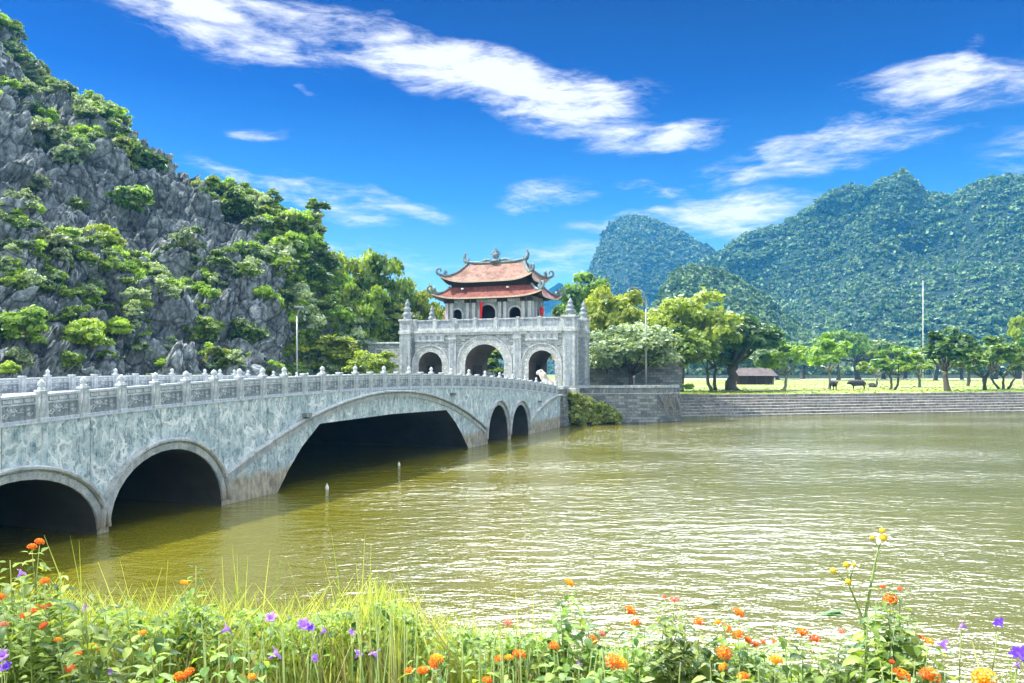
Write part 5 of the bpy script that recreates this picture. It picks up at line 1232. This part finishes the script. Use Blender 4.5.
LAN = [
 ('tallest lantana at the left edge with two orange heads side by side on top', 2.7, [(32, 547, 6, O), (39.5, 542, 6, O)], [(20, 575), (50, 580)]),
 ('lantana at the left edge with small red heads low among dense leaves', 2.5, [(1, 597, 6, O), (4, 625, 6, Pk), (25, 616, 6, Rd_), (35, 610, 8, Rd_), (47, 607, 6, Rd_)], [(10, 560), (15, 590)]),
 ('lantana with orange heads below the tallest pair at the left edge', 2.4, [(45, 581, 6, O), (44, 626, 6, Rd_), (58, 640, 5, G_)], [(60, 572), (30, 600)]),
 ('lantana with faint orange heads left of the grass mound', 2.35, [(96, 648, 6, G_), (78, 654, 5, O), (70, 669, 7, Rd_)], [(105, 600), (85, 590)]),
 ('lantana with one small orange head amid the dense leaves', 2.45, [(143, 633, 5, G_)], [(125, 595), (160, 608)]),
 ('lantana with a bright double orange head at the bottom edge left of the middle', 2.2, [(180, 677, 8, O), (189, 673, 8, O)], [(150, 640), (205, 640)]),
 ('dark leafed shoot with hanging leaves standing above the left grass', 2.8, [(184, 583, 5, G_)], [(196, 566), (180, 595)]),
 ('lantana with two small heads at the bottom below the violet flowers', 2.2, [(242, 677, 5, Rd_), (252, 677, 6, G_)], [(232, 640), (262, 650)]),
 ('lantana with four orange heads at the bottom right of the tall grass clump', 2.25, [(437, 659, 9, G_), (433, 665, 7, O), (423, 671, 8, O), (409, 671, 6, O)], [(418, 655), (446, 668)]),
 ('lantana with three orange heads left of the tall leafy spike', 2.6, [(487, 681, 7, O), (499, 659, 6, O), (509, 658, 6, G_), (519, 655, 9, O)], [(480, 645), (530, 640)]),
 ('lantana with a small pink head rising beside thin grass stalks', 2.9, [(508, 623, 6, Pk)], [(520, 632), (540, 640)]),
 ('tall leafy lantana spike with one orange head on its tip, left of the middle', 2.8, [(569, 583, 7, G_)], [(553, 610), (585, 615), (560, 600), (578, 600)]),
 ('lantana with an orange head low beneath the tall leafy spike', 2.5, [(554, 646, 7, O)], [(545, 660), (568, 650)]),
 ('lantana with two small heads close together right of the tall spike', 2.7, [(593, 640, 7, O), (602, 634, 5, Pk)], [(588, 620), (610, 650)]),
 ('lantana with the widest orange and gold head in the middle of the bank', 2.3, [(613, 662, 11, O), (622, 664, 9, G_)], [(600, 655), (640, 668)]),
 ('lantana with two orange heads one above the other on a slanting stem', 2.6, [(630, 611, 8, O), (636, 623, 7, O)], [(645, 625), (624, 640), (655, 640)]),
 ('lantana with a pink topped stem and drooping dark leaves', 2.65, [(674.5, 600, 6, Pk), (665, 597, 3, Rd_)], [(664, 612), (686, 616), (668, 640), (680, 600)]),
 ('lantana with small orange heads on a long leafy stem left of the round orange one', 2.6, [(699, 622, 7, O), (718, 623, 5, G_)], [(690, 640), (708, 645)]),
 ('lantana with three orange heads stepping down to the right', 2.6, [(738, 613, 8, O), (726, 629, 8, O), (738, 635, 8, O)], [(725, 615), (750, 625), (716, 640)]),
 ('lantana with one large round orange head surrounded by leaves', 2.4, [(724, 653, 10, O), (723, 667, 6, G_)], [(710, 660), (740, 665)]),
 ('lantana with a row of four tiny red heads', 2.7, [(748, 640, 6, Rd_), (756, 644, 5, Rd_), (763, 642, 4, Rd_), (774, 642, 4, Rd_)], [(760, 655), (780, 655)]),
 ('lantana with a golden head above an orange one near the bottom edge', 2.35, [(776, 661, 9, G_), (743, 677, 8, O)], [(758, 665), (790, 670)]),
 ('lantana with two heads and narrow upright leaves right of the row of tiny heads', 2.55, [(802, 633, 8, O), (815, 639, 7, Rd_)], [(784, 628), (790, 640), (818, 650)]),
 ('sparse lantana with two small heads over the water', 2.6, [(817, 673, 5, Pk), (828, 663, 4, Rd_), (841, 632, 5, Pk)], [(838, 650), (850, 648), (832, 640)]),
 ('tall dark leafed lantana with a red head and buds beside the yellow weed', 2.5, [(890, 599, 9, O), (883, 587, 4, Rd_), (900, 589, 4, Rd_)], [(876, 600), (908, 612), (868, 616), (895, 625), (884, 640), (860, 632), (900, 640)]),
 ('lantana with a small golden head right of the tall dark leafed one', 2.45, [(921, 637, 4, O), (928, 642, 7, G_)], [(912, 640), (935, 650), (905, 655)]),
 ('lantana with two big orange heads at the bottom edge under the yellow weed', 2.1, [(901, 676, 12, O), (930, 676, 13, O), (892, 662, 4, Rd_)], [(880, 660), (915, 660), (945, 672)]),
 ('lantana with one big golden orange head at the bottom right', 2.05, [(984, 678, 15, G_)], [(965, 674), (1003, 672)])]
for i, (lb, Y, hd, ex) in enumerate(LAN): lantana(lb, Y, hd, 300 + i, 1.0 if i < 24 else 1.15, tuple(ex))
def ruellia(label, Y, fl, seed):
    rg = np.random.default_rng(seed); mx = sum(f[0] for f in fl) / len(fl); base = at(mx + rg.uniform(-8, 8), 700, Y); base = Vector((base.x, Y, bank_z(Y) - .02))
    e = empty('violet_flower_plant', label, 'flowering plant', base, 0, 'violet flowered plants on the near bank'); st_ = MB().mat(M['twig']); fo = MB().mat(M['leaf_herb'])
    for (px, py, r, c_) in fl:
        tp = at(px, py + r * .9, Y) - base; root = Vector((tp.x * .2 + rg.uniform(-.03, .03), 0, 0)); pts = curve_pts(root, tp, (rg.uniform(-.04, .04), 0, .0)); st_.tube(pts, [.0045 - .0005 * i for i in range(7)], 5)
        for q in range(9):
            p = pts[1].lerp(pts[4], q / 9); a = rg.uniform(0, 6.28); d = Vector((math.cos(a), math.sin(a), rg.uniform(.1, .9))); leaf_shape(fo, p, d, Vector((0, 0, 1)), rg.uniform(.07, .12), .016, .2, .5)
    st_.build('stem', None, e); tone_attr(fo.build('foliage', None, e), rg)
    for (px, py, r, c_) in fl:
        o = link('flower', RM[(c_, int(rg.integers(0, 2)))], e, at(px, py, Y) - base); k_ = r / F * Y * .8; o.scale = (k_, k_, k_); o.rotation_euler = (rg.uniform(.5, 1.2), rg.uniform(-.6, .6), rg.uniform(0, 6))
    return e
RUE = [('pale violet flower at the left edge beneath the tallest lantana', 2.3, [(22, 572, 7, 'violet')]), ('violet flowers crowded at the bottom left corner', 2.1, [(2, 655, 8, 'violet'), (5, 666, 8, 'deep')]), ('small violet flower alone above the grass on the left', 2.5, [(84, 607, 6, 'violet')]),
 ('tiny violet flower low in the leaves at the bottom left', 2.2, [(110, 671, 5, 'violet')]), ('pale violet drooping flower left of the higher violet one', 2.4, [(228, 628, 9, 'violet')]), ('violet flower above the left middle grass', 2.4, [(271, 617, 8, 'violet')]),
 ('pair of violet flowers close together left of the tall grass clump', 2.4, [(304, 624, 9, 'violet'), (311, 627, 7, 'deep'), (325, 630, 7, 'violet')]), ('violet flower below the others in the left middle grass', 2.3, [(277, 653, 10, 'violet')]), ('faded violet flower half hidden in the grass', 2.3, [(315, 658, 6, 'violet'), (352, 632, 5, 'violet')]),
 ('two violet flowers in front of the tall grass clump', 2.3, [(359, 653, 7, 'violet'), (375, 652, 9, 'violet')]), ('small violet flower under the leafy spike near the middle', 2.4, [(579, 664, 5, 'violet')]),
 ('thin stalked violet flowers over the water at the right', 2.3, [(961, 625, 7, 'violet'), (998, 622, 8, 'deep'), (942, 643, 9, 'violet')]), ('deep violet flower at the right edge', 2.1, [(1018, 652, 12, 'deep'), (1016, 664, 6, 'violet')])]
for i, r_ in enumerate(RUE): ruellia(*r_, 500 + i)
# tall yellow flowered weed
Y = 2.55; base = at(871, 690, Y); base = Vector((base.x, Y, bank_z(Y) - .02)); e = empty('flowering_weed', 'tall thin weed with small yellow and white flowers standing highest over the water', 'weed', base)
sm = MB().mat(M['twig']); fo = MB().mat(M['leaf_herb']); rg = np.random.default_rng(9)
def P_(px, py): return at(px, py, Y) - base
def poly(pts, r0, r1): n = len(pts); sm.tube([P_(*p) for p in pts], [r0 + (r1 - r0) * i / (n - 1) for i in range(n)], 6)
poly([(871, 712), (870, 683), (866, 640), (866, 612), (872, 580), (877, 555), (881, 541)], .008, .0022); poly([(870, 683), (867, 640), (860, 612), (852, 592), (848, 583)], .006, .002); poly([(849, 584), (846, 566)], .002, .0015); poly([(849, 583), (854, 566)], .002, .0015); poly([(849, 585), (838, 574), (833, 571)], .002, .0015); poly([(879, 547), (872, 539)], .002, .0015); poly([(881, 541), (882, 532)], .002, .0015)
for px, py, s in ((835, 612, -1), (868, 618, 1), (862, 640, -1), (876, 650, 1), (858, 650, -1), (880, 660, 1), (868, 670, -1), (872, 665, 1)):
    for q in range(3): leaf_shape(fo, P_(px + (12 if s < 0 else -3), py + 3 * q), Vector((s, rg.uniform(-.6, .6), rg.uniform(-.1, .3))), Vector((0, 0, 1)), .095, .04, .2, .3)
sm.build('stem', None, e); tone_attr(fo.build('foliage', None, e), rg)
for px, py, r, c_ in ((882, 531, 4, Ye), (883, 538, 5, 'white'), (872, 538, 3, Ye), (846, 565, 4, Ye), (854, 565, 3, Ye), (833, 571, 4, Ye), (848, 582, 4, Ye)):
    mb = MB(); k_ = r / F * Y; mb.mat(FM['yellow']).lathe([(.1 * k_, -.5 * k_), (.8 * k_, 0), (.7 * k_, .5 * k_), (.1 * k_, .7 * k_)], n=9)
    if c_ == 'white' or px == 854:
        mb.mat(FM['white'])
        for q in range(5): a = q * 1.256; d = Vector((math.cos(a), math.sin(a), 0)); s = Vector((-d.y, d.x, 0)); mb.add([d * .6 * k_, d * 1.4 * k_ + s * .55 * k_, d * 2.1 * k_, d * 1.4 * k_ - s * .55 * k_], [(0, 1, 2, 3)])
    o = mb.build('flower', None, e, P_(px, py)); o.rotation_euler = (.7, rg.uniform(-.3, .3), 0)
# ---- long grass: one mass of bent blades
def blades(name, spec, mat, seed):
    rg = np.random.default_rng(seed); Vs = []; Fs = []; T = []; off = 0; n = 7
    for (px, py, Y, w_, bx) in spec:
        tip = np.array(at(px, py, Y)); x0 = tip[0] - bx; yb = Y + rg.uniform(-.15, .15); z0 = bank_z(yb) - .03; t_ = np.linspace(0, 1, n)
        arc = rg.uniform(0, .5) * abs(bx)
        c_ = np.stack([x0 + bx * t_ ** 1.9, yb + (tip[1] - yb) * t_, z0 + (tip[2] - z0) * (t_ ** .85) + arc * np.sin(t_ * math.pi) * .6], -1)
        wv = w_ * (1 - t_ ** 2.2) * .5 + .0004; a = rg.uniform(-.9, .9); side = np.array([math.cos(a), math.sin(a), 0]); fold = np.array([-math.sin(a), math.cos(a), 0]) * .35
        V = np.concatenate([c_ - side * wv[:, None] + fold * wv[:, None], c_, c_ + side * wv[:, None] + fold * wv[:, None]]); i = np.arange(n - 1)
        Fs.append(np.concatenate([np.stack([i, i + 1, n + i + 1, n + i], -1), np.stack([n + i, n + i + 1, 2 * n + i + 1, 2 * n + i], -1)]) + off); Vs.append(V); T += [min(1, max(0, rg.normal(.5, .3)))] * (3 * n); off += 3 * n
    tag(link(name, np_mesh(name, np.concatenate(Vs), np.concatenate(Fs), mat, True, np.array(T))), kind='stuff')
rg = np.random.default_rng(33); sp_ = []
def top_row(px): return float(np.interp(px, [-60, 0, 60, 90, 130, 180, 230, 270, 300, 340, 370, 395, 420, 450, 480, 520, 560, 640, 760, 820, 900, 1080], [575, 588, 590, 598, 603, 596, 600, 606, 604, 600, 590, 592, 608, 622, 618, 622, 630, 640, 642, 664, 672, 684]))
for i in range(2600):
    px = rg.uniform(-60, 470) if i < 1900 else rg.uniform(450, 900); tr_ = top_row(px)
    py = tr_ + abs(rg.normal(0, 26)) + rg.uniform(-14, 4); sp_.append((px, min(py, 690), rg.uniform(2.5, 3.2), rg.uniform(.004, .010), rg.normal(0, .12)))
for i in range(170): px = rg.normal(378, 24); sp_.append((px, 568 + abs(px - 374) * .9 + abs(rg.normal(0, 22)), rg.uniform(2.4, 2.9), rg.uniform(.006, .013), (px - 375) / 300 * .3 + rg.normal(0, .05)))
for i in range(900): px = rg.uniform(40, 470); sp_.append((px, top_row(px) + rg.uniform(-22, 55), rg.uniform(2.45, 2.9), rg.uniform(.006, .012), rg.choice((-1, 1)) * rg.uniform(.12, .32)))
for i in range(70): px = rg.uniform(455, 560); sp_.append((px, 612 + abs(rg.normal(0, 20)), rg.uniform(2.5, 3.0), rg.uniform(.003, .007), rg.normal(0, .07)))
for px, py, bx in ((44, 535, -.2), (70, 535, -.06), (79, 540, -.05), (98, 562, -.2), (120, 560, -.1), (162, 567, .12), (168, 560, .03), (232, 545, -.03), (237, 552, .02), (248, 556, .04), (244, 560, .02), (270, 549, .04), (284, 545, .1), (285, 552, -.15), (331, 530, -.09), (324, 560, -.1), (365, 535, .02), (371, 545, 0), (356, 562, -.05), (392, 585, .04), (452, 615, .12), (468, 590, -.08), (515, 584, -.03), (533, 588, -.01), (540, 590, -.02), (222, 556, -.02), (200, 575, -.2), (150, 580, -.22), (790, 625, .02), (772, 627, -.06), (993, 655, .0), (972, 640, -.03), (1005, 650, -.12), (1002, 682, -.2)):
    sp_.append((px, py, 2.7, rg.uniform(.006, .010), bx))
for i in range(2200): sp_.append((rg.choice((rg.uniform(-900, -60), rg.uniform(1080, 1900))), rg.uniform(610, 690), rg.uniform(2.3, 3.3), rg.uniform(.004, .01), rg.normal(0, .12)))
blades('long_grass', sp_, M['leaf_grass'], 4)
M['leaf_dry'] = leafmat('leaf_dry', (.16, .12, .05), (.62, .52, .30), .3)
blades('dry_grass', [(px, top_row(px) + rg.uniform(-8, 60), rg.uniform(2.3, 2.9), rg.uniform(.003, .008), rg.normal(0, .16)) for px in rg.uniform(-40, 1060, 420)], M['leaf_dry'], 8)
# ---- leafy undergrowth between the flowers: one mass
mb = MB().mat(M['leaf_herb']); rg = np.random.default_rng(44)
for i in range(15000):
    px = rg.uniform(-60, 560) if i < 9000 else rg.uniform(500, 1080)
    t0 = top_row(px) + (8 if px < 300 else 10); Y = rg.uniform(2.4, 3.1); gap = 14 * math.sin(px * .09) + 8 * math.sin(px * .23)
    py = t0 + abs(rg.normal(0, 26)) + max(0, gap)
    if px > 820 and rg.random() < .6: continue
    p = at(px, min(py, 700), Y); a = rg.uniform(0, 6.28); L = rg.uniform(.014, .04)
    leaf_shape(mb, p, Vector((math.cos(a), math.sin(a), rg.uniform(-.7, .5))), Vector((rg.uniform(-.4, .4), rg.uniform(-.4, .4), 1)), L, L * rg.uniform(.4, .6), .3, rg.uniform(0, .5))
for i in range(5000):
    px = rg.choice((rg.uniform(-900, -60), rg.uniform(1080, 1900))); Y = rg.uniform(2.3, 3.1); p = at(px, rg.uniform(640, 700), Y); a = rg.uniform(0, 6.28); L = rg.uniform(.02, .045)
    leaf_shape(mb, p, Vector((math.cos(a), math.sin(a), rg.uniform(-.7, .5))), Vector((rg.uniform(-.4, .4), rg.uniform(-.4, .4), 1)), L, L * .5, .3, .3)
o = mb.build('undergrowth'); tone_attr(o, rg); tag(o, kind='stuff')
tw = MB().mat(M['twig']); 
for i in range(420):
    px = rg.uniform(-60, 1060); py = top_row(px) + rg.uniform(4, 50); Y = rg.uniform(2.2, 2.9); p = at(px, py, Y); b = Vector((p.x + rg.uniform(-.08, .08), Y, bank_z(Y)))
    tw.tube([b, b.lerp(p, .5) + Vector((rg.uniform(-.02, .02), 0, 0)), p], [.004, .003, .0015], 4)
tag(tw.build('undergrowth_stems'), kind='stuff')
